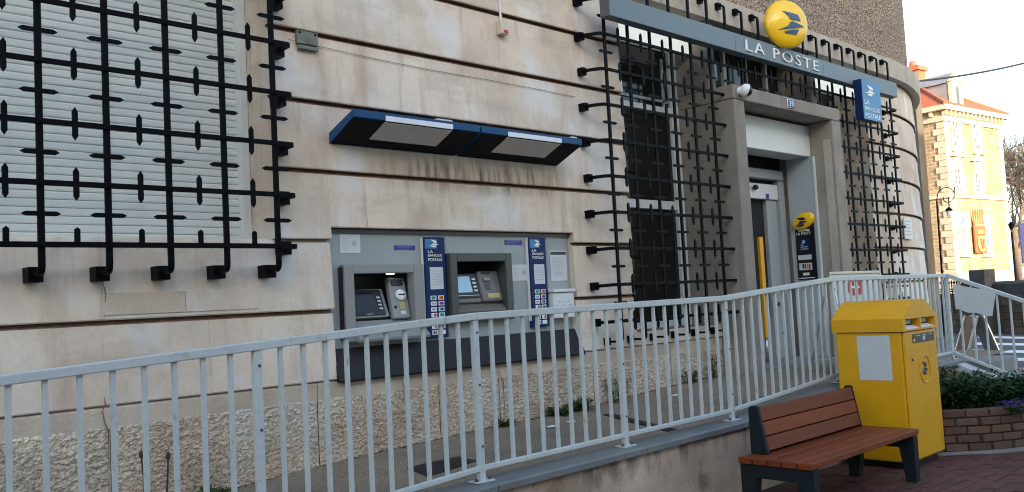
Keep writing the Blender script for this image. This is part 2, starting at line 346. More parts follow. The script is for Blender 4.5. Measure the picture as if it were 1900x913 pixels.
# pavers that the picture shows, each a piece of its own
pm = MB().box(-.097, .097, -.047, .047, -.03, 0).mesh('paver', M_paver)
cand = []
for j in range(-10, 38):
    for i in range(10, 56):
        x = i*.2+(.1 if j % 2 else 0); y = j*.1+.05
        if y > 3.75: continue
        q = pix((x, y, 0))
        if q[2] > .5 and 1380 < q[0] < 1960 and 780 < q[1] < 960:
            if 7.5 < x < 8.05 and 3.2 < y: continue
            if (x-8.3)*.6+(y-3.3) > .12 and x > 8.2: continue
            cand.append((q[2], x, y))
cand.sort()
for d, x, y in cand[:300]:
    inst('paver', pm, (x, y, random.uniform(-.002, .004)), pavement, (random.uniform(-.02, .02), random.uniform(-.012, .012), random.uniform(-.012, .012)))
# ramp floor
xs = [-6+18.3/80*i for i in range(81)]; ys = [3.86, 4.3, 4.75, 5.2, 5.62]
wb = MB(); vs = []
for x in xs:
    for k, y in enumerate(ys):
        t = k/4; vs.append((x, y if k < 4 else 6.3, lerp(KZ(x)-.035, WZ(x), t)+random.uniform(-.004, .004)))
wb.add(vs, [(a*5+b, a*5+5+b, a*5+6+b, a*5+b+1) for a in range(80) for b in range(4)])
walkway = struct(wb.build('walkway', M_walk))
def FZ(x, y): t = (y-3.86)/1.34*.75 if y < 5.2 else .75+.25*(y-5.2)/1.1; return lerp(KZ(x)-.035, WZ(x), max(0, t))
# retaining wall of the ramp, with its metal coping
rw = thing('retaining_wall', 'low stained rendered wall carrying the ramp under its grey coping', 'wall', (4, 3.82, 0))
xs2 = [-6+.3*i for i in range(56)]
mb = MB()
for a, b in zip(xs2[:-1], xs2[1:]):
    mb.add([(a, 3.815, -.02), (b, 3.815, -.02), (b, 3.815, KZ(b)-.02), (a, 3.815, KZ(a)-.02)], [(0, 1, 2, 3)])
mb.add([(10.5, 3.815, -.02), (10.5, 3.9, -.02), (10.5, 3.9, .64), (10.5, 3.815, .64)], [(0, 1, 2, 3)])
mb.build('wall_face', M_ret, rw)
edges = [-4.6, -2.6, -.6, 1.42, 3.42, 4.78, 5.98, 7.8, 9.2, 10.52]
for a, b in zip(edges[:-1], edges[1:]):
    n = 4; pts = []
    mb = MB(); st = []
    for i in range(n+1):
        x = lerp(a+.002, b-.002, i/n); st.append((V((x, 3.9, KZ(x))), V((0, 1, 0)), V((0, 0, 1))))
    mb.sweep(st, [(.115, 0), (-.105, 0), (-.125, -.008), (-.125, -.05), (-.11, -.05), (-.11, -.02), (.115, -.02)])
    mb.build('coping', M_cop, rw, bevel=.004, seg=1)
# ================================================================ the post office
YF = 5.5; XC = 12.95; RC = 6.05
def fpos(s, y, z):
    if s <= XC: return V((s, y, z))
    a = (s-XC)/RC; rr = RC-(y-YF); return V((XC+rr*math.sin(a), YF+RC-rr*math.cos(a), z))
def ssteps(a, b):
    if b <= XC: return [a, b]
    o = [a]+([XC] if a < XC else []); s = max(a, XC)
    n = max(1, int((b-s)/.25)); o += [lerp(s, b, (i+1)/n) for i in range(n)]; return o
def prof_run(mb, a, b, prof, mis):
    st = ssteps(a, b); k = len(prof); vs = [fpos(s, y, z) for s in st for y, z in prof]; fs = []; ms = []
    for i in range(len(st)-1):
        for j in range(k): fs.append((i*k+j, (i+1)*k+j, (i+1)*k+(j+1) % k, i*k+(j+1) % k)); ms.append(mis[j])
    o = len(mb.v); mb.v += vs; mb.f += [tuple(i+o for i in f) for f in fs]; mb.m += ms
    e = (len(st)-1)*k; mb.f += [tuple(o+i for i in range(k)), tuple(o+e+i for i in range(k-1, -1, -1))]; mb.m += [0, 0]
PO = thing('post_office', 'pale stone post office with stepped courses and a rounded corner', 'building', (6, 5.5, 0))
LZ = [1.07+.5017*k for k in range(8)]
def block(xa, xb, za, zb, zc, plain=False):
    yy = lambda z: YF+.028*min(1, (z-zc)/.47)
    topc = abs(zb-(zc+.5017)) < .01
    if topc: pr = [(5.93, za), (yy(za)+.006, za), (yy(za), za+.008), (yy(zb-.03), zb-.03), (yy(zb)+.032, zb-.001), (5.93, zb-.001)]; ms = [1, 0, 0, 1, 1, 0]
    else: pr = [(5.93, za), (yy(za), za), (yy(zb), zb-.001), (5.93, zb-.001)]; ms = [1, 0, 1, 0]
    if plain: ms = [0]*len(ms)
    mb = MB(); prof_run(mb, xa+.0008, xb-.0008, pr, ms); mb.build('stone_block', [M_ash, M_joint], PO)
WR, AL, AR, RL, RR = 3.046, 3.49, 6.07, 6.92, 12.41
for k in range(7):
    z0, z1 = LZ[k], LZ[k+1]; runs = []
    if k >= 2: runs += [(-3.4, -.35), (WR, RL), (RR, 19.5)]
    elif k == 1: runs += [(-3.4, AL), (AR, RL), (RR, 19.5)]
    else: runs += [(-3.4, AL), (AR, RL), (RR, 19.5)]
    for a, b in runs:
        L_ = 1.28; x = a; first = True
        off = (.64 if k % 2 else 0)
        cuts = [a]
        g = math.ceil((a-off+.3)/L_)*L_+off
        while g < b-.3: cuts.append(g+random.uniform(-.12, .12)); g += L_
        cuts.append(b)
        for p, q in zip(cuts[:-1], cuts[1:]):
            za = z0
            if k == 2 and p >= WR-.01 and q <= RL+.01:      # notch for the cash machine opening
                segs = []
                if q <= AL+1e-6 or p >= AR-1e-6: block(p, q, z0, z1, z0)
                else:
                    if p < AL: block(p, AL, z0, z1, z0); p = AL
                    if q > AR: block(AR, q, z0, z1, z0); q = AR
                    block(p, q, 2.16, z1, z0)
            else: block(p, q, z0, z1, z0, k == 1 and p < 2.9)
# stone below the central windows
for nm_, m_, xa_, xb_ in (('stone_patch', M_ash, 345, 480), ('stone_patch', M_smooth, 190, 344)):
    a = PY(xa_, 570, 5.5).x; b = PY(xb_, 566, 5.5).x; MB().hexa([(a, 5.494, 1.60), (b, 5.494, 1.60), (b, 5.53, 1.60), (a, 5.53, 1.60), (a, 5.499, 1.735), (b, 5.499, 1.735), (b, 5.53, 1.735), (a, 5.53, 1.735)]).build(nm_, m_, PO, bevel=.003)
for pts_ in (((193, 736), (196, 752), (190, 762), (194, 783), (201, 800), (202, 860)), ((190, 765), (170, 772)), ((745, 706), (752, 722), (756, 760)), ((925, 690), (934, 708), (938, 800)), ((190, 520), (196, 545), (194, 590))):
    mb = MB(); P_ = [PY(x, y, 5.497) for x, y in pts_]; n_ = len(P_); vs = []
    for i, q in enumerate(P_): wv = .004*(1 if 0 < i < n_-1 else .2)*random.uniform(.7, 1.4); vs += [q+V((-wv, 0, 0)), q+V((wv, 0, .003))]
    mb.add(vs+[v+V((0, .02, 0)) for v in vs], [(2*i, 2*i+1, 2*i+3, 2*i+2) for i in range(n_-1)]); mb.build('crack', M_joint, PO)
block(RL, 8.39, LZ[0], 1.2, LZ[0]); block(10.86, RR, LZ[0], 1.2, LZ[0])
# plinth: smooth band and hammered blocks, cut like large stones
pcuts = [-3.4, -1.6, .2, 1.93, 3.33, 4.42, 5.06, 6.25, 7.45, 8.39]
for a, b in list(zip(pcuts[:-1], pcuts[1:]))+[(10.86, 12.2), (12.2, 14), (14, 16), (16, 18)]:
    mb = MB(); prof_run(mb, a+.002, b-.002, [(5.9, .93), (5.515, .93), (5.508, 1.05), (5.53, 1.069), (5.9, 1.069)], [0]*5); mb.build('plinth_band', M_smooth, PO)
from mathutils import noise as mnoise
for a, b in zip(pcuts[2:-1], pcuts[3:]):
    nx, nz = int((b-a)/.0075), 88; vs = []
    for i in range(nx+1):
        for j in range(nz+1):
            x = lerp(a+.003, b-.003, i/nx); z = lerp(.25, .945+.012*mnoise.noise(V((x*6, 0, 3))), j/nz)
            e = min(1, min(x-a, b-x)/.03, (.95-z)/.02+.2)
            d = .8*mnoise.noise(V((x*38+z*8, 1.7, z*46)))+.9*mnoise.noise(V((x*75+z*9, 7.7, z*95)))
            vs.append((x, 5.508-max(-.5, d)*.012*max(.1, e)-.012*e+.012, z))
    mb = MB().add(vs, [(i*(nz+1)+j, (i+1)*(nz+1)+j, (i+1)*(nz+1)+j+1, i*(nz+1)+j+1) for i in range(nx) for j in range(nz)])
    mb.build('hammered_plinth_stone', M_rough, PO, smooth=False)
mb = MB(); prof_run(mb, 10.86, 18, [(5.9, -.02), (5.512, -.02), (5.512, .93), (5.9, .93)], [0]*4); mb.build('plinth_stone', M_rough, PO)
mb = MB(); prof_run(mb, -3.4, .2, [(5.9, -.02), (5.512, -.02), (5.512, .93), (5.9, .93)], [0]*4); mb.build('plinth_stone', M_rough, PO)
# cornice and pebbledashed upper storey
mb = MB(); prof_run(mb, -3.4, 19.5, [(5.93, 4.581), (5.40, 4.575), (5.395, 4.85), (5.50, 4.868), (5.93, 4.868)], [0]*5); mb.build('cornice', M_cornice, PO)
mb = MB(); prof_run(mb, -3.4, 19.5, [(6.4, 4.86), (5.545, 4.86), (5.545, 9.2), (6.4, 9.2)], [0]*4); mb.build('upper_wall', M_peb, PO)
box('roof', M_slate, PO, -3.4, 17, 6.2, 16, 9.0, 9.3)
# masonry behind the blocks so that nothing shows through
mb = MB(); mb.box(-3.4, -.35, 5.94, 6.3, 0, 9); mb.box(WR, AL-.02, 5.94, 6.3, 0, 4.9).box(AL-.02, AR+.02, 6.0, 6.3, 0, 4.9).box(AR+.02, RL, 5.94, 6.3, 0, 4.9); mb.box(RR, 13, 5.94, 6.3, 0, 4.9); mb.box(-.35, WR, 6.25, 6.4, 0, 9); mb.box(-.35, WR, 5.94, 6.25, 4.62, 4.9); mb.box(6.9, 12.45, 5.55, 6.5, 4.63, 4.86); mb.box(-3.4, RL, 5.94, 6.2, -.1, 1.06); mb.box(6.9, 8.5, 5.95, 6.3, 0, 1.2); mb.box(10.8, 12.5, 5.95, 6.3, 0, 1.2)
mb.build('inner_wall', M_conc, PO)
box('window_ledge', M_conc, PO, -.35, WR, 5.56, 5.93, 2.0, 2.069)
# roller shutter of the barred window, slat by slat
for a, b in ((2.985, WR-.002), (-.35, -.29)): box('shutter_guide', M_white, PO, a, b, 5.83, 5.93, 2.075, 4.6, bevel=.004)
shp = piece('roller_shutter', 'closed white roller shutter behind the window bars', (1.4, 5.9, 2.07), PO)
prof = [(5.910, 0), (5.902, .003), (5.899, .012), (5.899, .040), (5.902, .0475), (5.910, .0505)]
sm = MB(); sm.sweep([(V((-.30, 0, 0)), V((0, 1, 0)), V((0, 0, 1))), (V((2.99, 0, 0)), V((0, 1, 0)), V((0, 0, 1)))], [(y-5.9, z) for y, z in prof]+[(.03, .0505), (.03, 0)])
sme = sm.mesh('slat', M_shut)
for i in range(46): inst('slat', sme, (0, 5.9, 2.08+.0515*i), shp)
# central windows
def window(x0, x1, label):
    fr = piece('tall_window', label, (x0, 5.92, 1.2), PO)
    mb = MB(); y0, y1 = 5.885, 5.945
    for a, b in ((x0, x0+.05), (x1-.05, x1), (x1-.135, x1-.09)): mb.box(a, b, y0, y1, 1.2, 4.62)
    mb.build('frame', M_white, fr, bevel=.004)
    for z in ((3.55, 3.645), (2.49, 2.585), (1.2, 1.27)): box('transom', M_white, fr, x0+.05, x1-.135, y0+.006, y1, *z, bevel=.004)
    box('spandrel_panel', M_glow, fr, x0, x1, 5.66, 5.672, 4.225, 4.572); box('transom', M_white, fr, x0+.05, x1-.135, 5.90, 5.94, 4.29, 4.305)
    for z0, z1 in ((1.27, 2.49), (2.585, 3.55), (3.645, 4.29)): box('pane', M_glass, fr, x0+.05, x1-.135, 5.925, 5.935, z0, z1)
    box('pane', M_glass, fr, x1-.09, x1-.05, 5.925, 5.935, 1.2, 4.62)
    box('casement', M_door, fr, x0+.05, x1-.14, 5.905, 5.922, 3.70, 3.73)
    box('casement', M_door, fr, x1-.26, x1-.22, 5.905, 5.922, 3.65, 4.2)
    box('blind', M_brn, fr, x0+.32, x0+.70, 5.9365, 5.941, 1.9, 2.42)
    return fr
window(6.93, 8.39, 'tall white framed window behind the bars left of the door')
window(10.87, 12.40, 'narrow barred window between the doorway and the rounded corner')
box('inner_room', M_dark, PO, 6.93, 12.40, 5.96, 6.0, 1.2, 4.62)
tw = piece('transom_window', 'row of dark panes above the concrete doorway', (8.4, 5.9, 3.8), PO)
for i in range(5):
    a = 8.42+i*.49; box('pane', M_glassb if i < 2 else M_glass, tw, a+.03, a+.46, 5.92, 5.93, 3.6, 4.6); box('mullion', M_door, tw, a-.02, a+.025, 5.88, 5.94, 3.6, 4.62, bevel=.003)
# ---------------- doorway
PL0, PL1, PR0, PR1, YP = 8.395, 8.605, 10.63, 10.855, 5.165
dw = piece('entrance_portal', 'heavy concrete portal framing the post office door', (9.6, 5.2, .6), PO)
box('jamb', M_conc, dw, PL0, PL1, YP, 5.94, .5, 3.632, bevel=.012)
box('jamb', M_conc, dw, PR0, PR1, YP, 5.94, .5, 3.632, bevel=.012)
box('lintel', M_conc, dw, PL0, PR1, YP+.002, 5.94, 3.636, 3.795, bevel=.012)
box('stone_patch', M_cornice, dw, 10.622, 10.632, 5.20, 5.30, 1.6, 3.4)
box('threshold', M_kerb, dw, PL1, PR0, 5.3, 5.95, .5, .675, bevel=.01)
for a, b in ((PL0-.005, PL0+.13), (PR1-.13, PR1+.005)): box('upper_pier', M_conc, dw, a, b, 5.46, 5.94, 3.797, 4.572, bevel=.006)
HT, HB = PY(1415, 341, 5.88).z, PY(1415, 369, 5.88).z; GB = PY(1415, 486, 6.05).z; RT, RB = PY(1425, 314, 5.84).z, PY(1425, 332, 5.84).z
dr = piece('entrance_door', 'grey metal entrance door set deep inside the concrete portal', (10, 5.9, .67), PO)
box('fascia', M_white, dr, PL1+.002, PR0-.002, 5.48, 5.80, 3.21, 3.60, bevel=.006)
box('side_panel', M_sideP, dr, PR0-.04, PR0-.002, 5.44, 5.815, .67, 3.208, bevel=.005)
box('side_panel', M_sideP, dr, PL1+.002, PL1+.04, 5.44, 5.815, .67, 3.208, bevel=.005)
box('edge_trim', M_white, dr, PR0-.05, PR0-.003, 5.425, 5.439, .67, 3.208)
box('roller_box', M_door, dr, PL1+.04, 10.56, 5.84, 5.95, RB, RT, bevel=.015)
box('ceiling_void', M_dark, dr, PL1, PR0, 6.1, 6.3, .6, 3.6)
box('door_header', M_white, dr, PL1+.04, 10.455, 5.88, 6.08, HB, HT, bevel=.006)
box('door_frame', M_door, dr, 10.46, 10.585, 5.86, 5.95, .67, RB-.01, bevel=.005)
box('door_stile', M_door, dr, 10.20, 10.455, 5.91, 6.08, .67, HB-.002, bevel=.006)
box('lower_panel', M_door, dr, 8.7, 10.19, 6.03, 6.07, .67, GB, bevel=.006)
box('pane', M_glassb, dr, 8.7, 10.19, 6.045, 6.055, GB, HB)
g = MB()
for i in range(6): z = lerp(GB, HB, (i+.5)/6); g.box(10.06, 10.19, 6.02, 6.035, z, z+.014)
g.box(10.09, 10.10, 6.02, 6.035, GB, HB); g.box(10.15, 10.16, 6.02, 6.035, GB, HB); g.build('reflected_bars', M_iron, dr)  # bars set on the glass in place of a reflected grille
rf = MB()
for i in range(2): rf.box(9.93, 10.05, 6.036, 6.043, GB+.10+.40*i, GB+.42+.40*i)
rf.build('reflected_window', M_paper, dr); rp = MB()
for i in range(2): rp.box(9.955, 10.025, 6.03, 6.035, GB+.13+.40*i, GB+.39+.40*i)
rp.build('reflected_pane', M_glassb, dr)  # white frames and panes stand in for a window reflected in the glass
box('lock', M_blk, dr, 10.31, 10.345, 5.902, 5.909, 1.33, 1.38); box('keyhole', M_blk, dr, 10.37, 10.39, 5.904, 5.909, .98, 1.0)
p = PY(1399, 348, 5.86); MB().lathe(p, (0, -1, 0), [(.03, 0), (.035, .02), (.025, .05), (.01, .06)], 12).build('sensor', M_blk, dr, smooth=True)
box('sticker', M_visa, dr, *(lambda q: (q.x-.035, q.x+.035, 5.872, 5.879, q.z-.03, q.z+.03))(PY(1424, 364, 5.875)))
yp = thing('yellow_post', 'tall yellow pull post in front of the entrance door', 'post', (0, 0, 0))
a = PY(1404, 440, 5.7); b = PY(1418, 628, 5.7); ORG[yp.name] = V((a.x, 5.7, .67)); yp.location = ORG[yp.name]
box('sleeve', M_yelD, yp, a.x-.005, a.x+.075, 5.66, 5.70, b.z, a.z, bevel=.006); MB().tube([(a.x+.035, 5.69, .66), (a.x+.035, 5.69, b.z+.02)], .02, 12).build('tube', M_stl, yp, smooth=True)
# ================================================================ iron grilles
YG = 5.3
def bend(pts, r=.03, n=4):
    P = [V(q) for q in pts]; out = [P[0]]
    for i in range(1, len(P)-1):
        a = (P[i-1]-P[i]); b = (P[i+1]-P[i]); d = min(r, a.length*.5, b.length*.5); p0 = P[i]+a.normalized()*d; p1 = P[i]+b.normalized()*d
        for t in range(n+1): s = t/n; out.append(p0*(1-s)**2+P[i]*2*s*(1-s)+p1*s*s)
    return out+[P[-1]]
def spike_mesh(name, L_, w_, t_, horiz):
    h = L_/2; tip = .024; pl = [(-w_/2, -h+tip), (0, -h), (w_/2, -h+tip), (w_/2, h-tip), (0, h), (-w_/2, h-tip)]
    f = (lambda u, v: (v, 0, u)) if horiz else (lambda u, v: (u, 0, v))
    return MB().prism([f(u, v) for u, v in pl], (0, t_, 0)).mesh(name, M_iron)
SPV = spike_mesh('spike', .19, .030, .014, False); SPH = spike_mesh('cross_spike', .205, .026, .012, True)
RIV = MB().lathe((0, 0, 0), (0, -1, 0), [(.009, 0), (.008, .005), (.004, .008)], 8).mesh('rivet', M_iron)
ANC = MB().box(-.036, .036, -.05, .06, -.045, .045).mesh('wall_anchor', M_iron)
ANS = MB().box(-.03, .03, -.035, .06, -.035, .035).mesh('wall_anchor', M_iron)
def grille(G, cols, rows, bar_v, bar_h, skip):
    for c, x in enumerate(cols):
        for r, z in enumerate(rows):
            if skip(x, z): continue
            inst('rivet', RIV, (x, YG-.022, z), G)
    for c in range(len(cols)):
        for r in range(len(rows)):
            x, z = cols[c], rows[r]
            xm = x+(cols[1]-cols[0])/2; zm = z-(rows[0]-rows[1])/2
            if c < len(cols)-1 and not skip(xm, z): inst('spike', SPV, (xm, YG-.03, z), G)
            if r < len(rows)-1 and not skip(x, zm): inst('cross_spike', SPH, (x, YG-.012, zm), G)
cols = [1.512+.3595*c for c in range(-2, 5)]; rows = [3.7176-.343*r for r in range(-2, 6)]
rows_left_last = rows[-1]
G1 = thing('window_grille', 'black wrought iron grille with spear points over the shuttered window', 'window grille', (2, 5.3, 1.8))
for x in cols:
    MB().path(bend([(x, YG, 4.5), (x, YG, 1.845), (x, 5.5, 1.845)], .05), .037, .02, (1, 0, 0)).build('upright_bar', M_iron, G1, bevel=.003, seg=1); inst('wall_anchor', ANC, (x, 5.46, 1.845), G1, scl=(1.1, 1, .95))
for z in rows:
    xe = cols[-1]+.135
    MB().path(bend([(.6, YG-.016, z), (xe, YG-.016, z), (xe, 5.5, z-.0)], .03), .032, .016, (0, 0, 1)).build('cross_bar', M_iron, G1, bevel=.003, seg=1); inst('wall_anchor', ANC, (xe, 5.475, z), G1)
grille(G1, cols, rows, 0, 0, lambda x, z: False)
cols = [6.436+.3503*c for c in range(19)]; rows = [4.3703-.33785*r for r in range(10)]
G2 = thing('facade_grille', 'long black iron grille wrapping both windows and the doorway', 'window grille', (9.6, 5.3, 1.2))
def inport(x): return PL0-.08 < x < PR1+.08
for i, x in enumerate(cols):
    if inport(x): pts = [(x, YG, 3.80), (x, YG, 4.735), (x, 5.40, 4.735)]
    else: pts = [(x, 5.51, 1.14), (x, YG, 1.14), (x, YG, 4.735), (x, 5.40, 4.735)]; inst('wall_anchor', ANS, (x, 5.50, 1.14), G2)
    MB().path(bend(pts, .045), .036, .02, (1, 0, 0)).build('upright_bar', M_iron, G2, bevel=.003, seg=1); inst('wall_anchor', ANS, (x, 5.385, 4.735), G2)
for r, z in enumerate(rows):
    y = YG-.016; xe = cols[-1]+.18
    lp = [(6.285, 5.5, z-.005), (6.285, 5.40, z-.005), (6.37, y, z), ]
    rp_ = [(xe, y, z), (xe, 5.52, z)]
    if z > 3.8: runs = [lp+rp_]
    else: runs = [lp+[(PL0+.01, y, z)], [(PR1-.01, y, z)]+rp_]
    for pts in runs: MB().path(bend(pts, .05), .031, .016, (0, 0, 1)).build('cross_bar', M_iron, G2, bevel=.003, seg=1)
    inst('wall_anchor', ANC, (6.285, 5.48, z-.005), G2, scl=(.8, .8, .8)); inst('wall_anchor', ANC, (xe-.005, 5.50, z), G2, scl=(.8, .8, .8))
grille(G2, cols, rows, 0, 0, lambda x, z: (inport(x) and z < 3.86) or z > 4.3)
# ================================================================ signs
def rect_on(x0, y0, x1, y1, Y):   # pixel rectangle -> (X0, X1, Z0, Z1) on the plane Y
    ym, xm = (y0+y1)/2, (x0+x1)/2
    return PY(x0, ym, Y).x, PY(x1, ym, Y).x, PY(xm, y1, Y).z, PY(xm, y0, Y).z
SB = thing('sign_board', 'long grey fascia board lettered LA POSTE above the entrance', 'sign', (9.5, 5.2, 4.16))
j1, j2 = PY(1364.6, 78, 5.14).x, PY(1527.6, 125, 5.14).x
for a, b in ((6.345, j1), (j1, j2), (j2, 12.63)): box('board_panel', M_sign, SB, a+.002, b-.002, 5.14, 5.255, 4.157, 4.362, bevel=.004)
box('end_cap', M_signdk, SB, 6.338, 6.344, 5.142, 5.253, 4.159, 4.36)
x0, x1 = PY(1382.5, 85, 5.14).x, PY(1517, 120, 5.14).x
text('lettering', 'LA POSTE', (x0, 5.139, 4.195), (x1-x0, 0, 0), (0, 0, .125), M_wht, SB, .014, spacing=1.25, bold=-.006)
DS = thing('disc_sign', 'round yellow disc sign with a blue bird emblem above the lettering', 'sign', (9.5, 5.1, 4.34))
c = V((9.47, 5.08, 4.615)); DA = R(26); dN = V((-math.sin(DA), -math.cos(DA), 0)); dU = V((math.cos(DA), -math.sin(DA), 0))
prof = [(.02, -.11), (.17, -.10), (.25, -.06), (.285, 0), (.29, .03), (.27, .075), (.21, .115), (.13, .14), (.05, .15), (.005, .151)]
MB().lathe(c, dN, [(r_, h_*.72) for r_, h_ in prof], 48).build('lens_body', M_yelS, DS, smooth=True)
mb = MB()
for pl in BIRD:   # emblem printed on the domed face
    f = lambda a, b: (lambda dx, dz: c+dU*dx+V((0, 0, dz))+dN*(.72*(.151-.078*((dx*dx+dz*dz)/.0625)**1.1)+.011))((a-.38)*.33+.02, (b-.5)*.27)
    n = len(pl); cx = sum(q[0] for q in pl)/n; cy = sum(q[1] for q in pl)/n
    ring = []
    for i in range(n):
        for t in range(4): ring.append((lerp(pl[i][0], pl[(i+1) % n][0], t/4), lerp(pl[i][1], pl[(i+1) % n][1], t/4)))
    vs = [f(cx, cy)]
    for s in (.33, .66, 1): vs += [f(lerp(cx, a, s), lerp(cy, b, s)) for a, b in ring]
    k = len(ring); fs = [(0, 1+i, 1+(i+1) % k) for i in range(k)]
    for q in range(2): fs += [(1+q*k+i, 1+q*k+k+i, 1+q*k+k+(i+1) % k, 1+q*k+(i+1) % k) for i in range(k)]
    mb.add(vs, fs)
mb.build('bird_emblem', M_bird, DS)
MB().tube([(9.45, 5.2, 4.30), (9.45, 5.2, 4.5)], .02, 10).build('bracket', M_iron, DS)
BS = thing('bank_sign', 'square blue box sign reading LA BANQUE POSTALE hung on the fascia', 'sign', (11.6, 5.06, 3.7))
YB = 5.03; X0, X1 = PY(1600.5, 188, YB).x, PY(1634, 190, YB).x; Zb, Zt = PY(1618, 224, YB).z, PY(1615, 151, YB).z
box('sign_box', [M_navy], BS, X0, X1, YB, 5.135, Zb, Zt, bevel=.006); box('sign_face', M_cyan, BS, X0+.004, X1-.004, YB-.004, YB-.001, Zb+.004, Zt-.004)
w_ = X1-X0; h_ = Zt-Zb
bird((X0+.22*w_, YB-.005, Zt-.38*h_), (.50*w_, 0, 0), (0, 0, .26*h_), M_wht, BS)
for i, (s, ww) in enumerate((('LA', .27), ('BANQUE', .80), ('POSTALE', .82))): text('lettering', s, (X0+.09*w_, YB-.0045, Zb+(.385-.165*i)*h_), (ww*w_, 0, 0), (0, 0, .115*h_), M_wht, BS, .002, bold=.004)
q = PY(1466, 193, YP); hp = thing('house_number_plate', 'small blue enamel plate numbered 39 on the portal lintel', 'number plate', q)
box('plate', M_wht, hp, q.x-.075, q.x+.075, YP-.012, YP, q.z-.05, q.z+.05, bevel=.004); box('blue_field', M_visa, hp, q.x-.067, q.x+.067, YP-.016, YP-.0125, q.z-.043, q.z+.043)
text('digits', '39', (q.x-.05, YP-.0165, q.z-.032), (.10, 0, 0), (0, 0, .064), M_wht, hp, .002, bold=.008)
q = PY(1384, 168, 5.10); dc = thing('dome_camera', 'white dome security camera on the corner of the portal', 'camera', q)
MB().lathe(q+V((-.03, .065, .0)), V((0, -1, 0)), [(.045, 0), (.045, .03), (.03, .03)], 20).build('mount', M_wht, dc, smooth=False)
ax = V((.72, -.62, -.30)).normalized()
MB().lathe(q, ax, [(.005, -.072), (.04, -.062), (.066, -.035), (.074, 0), (.073, .018), (.06, .02)], 28).build('housing', M_wht, dc, smooth=True)
MB().lathe(q, ax, [(.062, .015), (.058, .035), (.042, .058), (.02, .070), (.003, .073)], 28).build('lens_dome', M_blk, dc, smooth=True)
# information totem on the right side panel of the doorway
TS = thing('information_panel', 'black vertical notice panel with a yellow oval beside the door', 'sign', (10.58, 5.6, 1.6))
XT = 10.585
def tz(y, x=1497): return PX(x, y, XT).z
yl, yr_ = PX(1478, 460, XT).y, PX(1514, 460, XT).y
box('backing', M_blk, TS, XT-.012, XT, yr_, yl, tz(519), tz(405), bevel=.003)
c = V((XT-.035, (yl+yr_)/2-.0, tz(410)))
vs = MB(); ring = []
for ang in range(36):
    a = 2*math.pi*ang/36; ring.append((math.cos(a), math.sin(a)))
prof = [(1, -.02), (1, .005), (.85, .02), (.5, .03), (.02, .034)]
for r_, h_ in prof: vs.v += [c+V((-h_, -.155*ca*r_, .105*sa*r_+.035*ca*r_)) for ca, sa in ring]
for i in range(4): vs.f += [(i*36+j, i*36+(j+1) % 36, (i+1)*36+(j+1) % 36, (i+1)*36+j) for j in range(36)]; vs.m += [0]*36
vs.f.append(tuple(range(144, 180))); vs.m.append(0); vs.build('oval_sign', M_yelS, TS, smooth=True)
bird(c+V((-.036, .075, -.075)), (0, -.17, .03), (0, 0, .12), M_birdD, TS, .003)
def onT(name, xa, ya, xb, yb, m, d=.014): return box(name, m, TS, XT-d, XT-.0125, PX(xb, (ya+yb)/2, XT).y, PX(xa, (ya+yb)/2, XT).y, tz(yb, (xa+xb)/2), tz(ya, (xa+xb)/2))
def txT(s, xa, xb, yb, h, m=None): 
    a = PX(xa, yb, XT-.015); b = PX(xb, yb-1, XT-.015); text('lettering', s, (XT-.0145, a.y, a.z), (0, b.y-a.y, 0), (0, 0, h), m or M_wht, TS, .002, nrm=(-1, 0, 0))
onT('white_bar', 1482, 426, 1503, 429, M_wht); txT('LA POSTE', 1478, 1504, 437, .035)
onT('blue_field', 1484, 443, 1502, 463, M_navy, .0135); bird((XT-.0145, PX(1489, 452, XT).y, tz(451)), (0, -.055, 0), (0, 0, .04), M_wht, TS, .002)
for i, s in enumerate(('LA', 'BANQUE', 'POSTALE')): txT(s, 1486, 1486+(5, 13, 14)[i], 456+i*4, .016)
onT('notice_strip', 1482, 473, 1507, 482, M_paper); onT('notice_strip', 1484, 488, 1508, 501, M_paper)
for i, m in enumerate((M_blk, M_brn, M_org, M_red)): onT('coloured_stamp', 1490+4*i, 490, 1493+4*i, 498+i % 2, m, .016)
onT('white_label', 1491, 506, 1503, 511, M_wht); onT('white_line', 1483, 515, 1513, 516.5, M_wht)
# ================================================================ light canopies over the cash machines
for i, (a, b, lb) in enumerate(((3.505, 4.69, 'blue light canopy nearer the shuttered window over the cash machines'), (4.712, 5.90, 'blue light canopy nearer the long grille over the cash machines'))):
    cn = thing('light_canopy', lb, 'canopy light', ((a+b)/2, 5.5, 2.8), 'canopy lights above the cash machines')
    zf, zb_, yf = 2.955, 2.80, 5.185
    mb = MB(); mb.hexa([(a, yf, zf-.045), (b, yf, zf-.045), (b, 5.51, zb_-.03), (a, 5.51, zb_-.03), (a, yf, zf+.012), (b, yf, zf+.012), (b, 5.51, zb_+.05), (a, 5.51, zb_+.05)])
    mb.build('housing', M_blue, cn, bevel=.004)
    dn = V((0, 5.51-yf, zb_-zf+.015)).normalized(); nn = V((0, -dn.z, dn.y))*-1
    P = lambda x, t, d: V((x, yf, zf-.045))+dn*t+nn*d
    def slab(x0, x1, t0, t1, d0, d1): return MB().hexa([P(x0, t0, d1), P(x1, t0, d1), P(x1, t1, d1), P(x0, t1, d1), P(x0, t0, d0), P(x1, t0, d0), P(x1, t1, d0), P(x0, t1, d0)])
    slab(a+.008, b-.008, .006, .345, .0, .004).build('soffit', M_under, cn)
    da, db = (.28, .93) if i == 0 else (.29, .945)
    slab(a+da*.97, a+db*.97, .012, .235, .0045, .012).build('diffuser', M_diff, cn, bevel=.003)
    box('diffuser_edge', M_dife, cn, a+da*.97, a+db*.97, yf-.010, yf-.001, zf-.052, zf-.012, bevel=.003)
    box('bracket', M_box, cn, (a+.78 if i == 0 else b-.1), (a+.93 if i == 0 else b-.03), yf+.03, yf+.12, zf+.0, zf+.03)
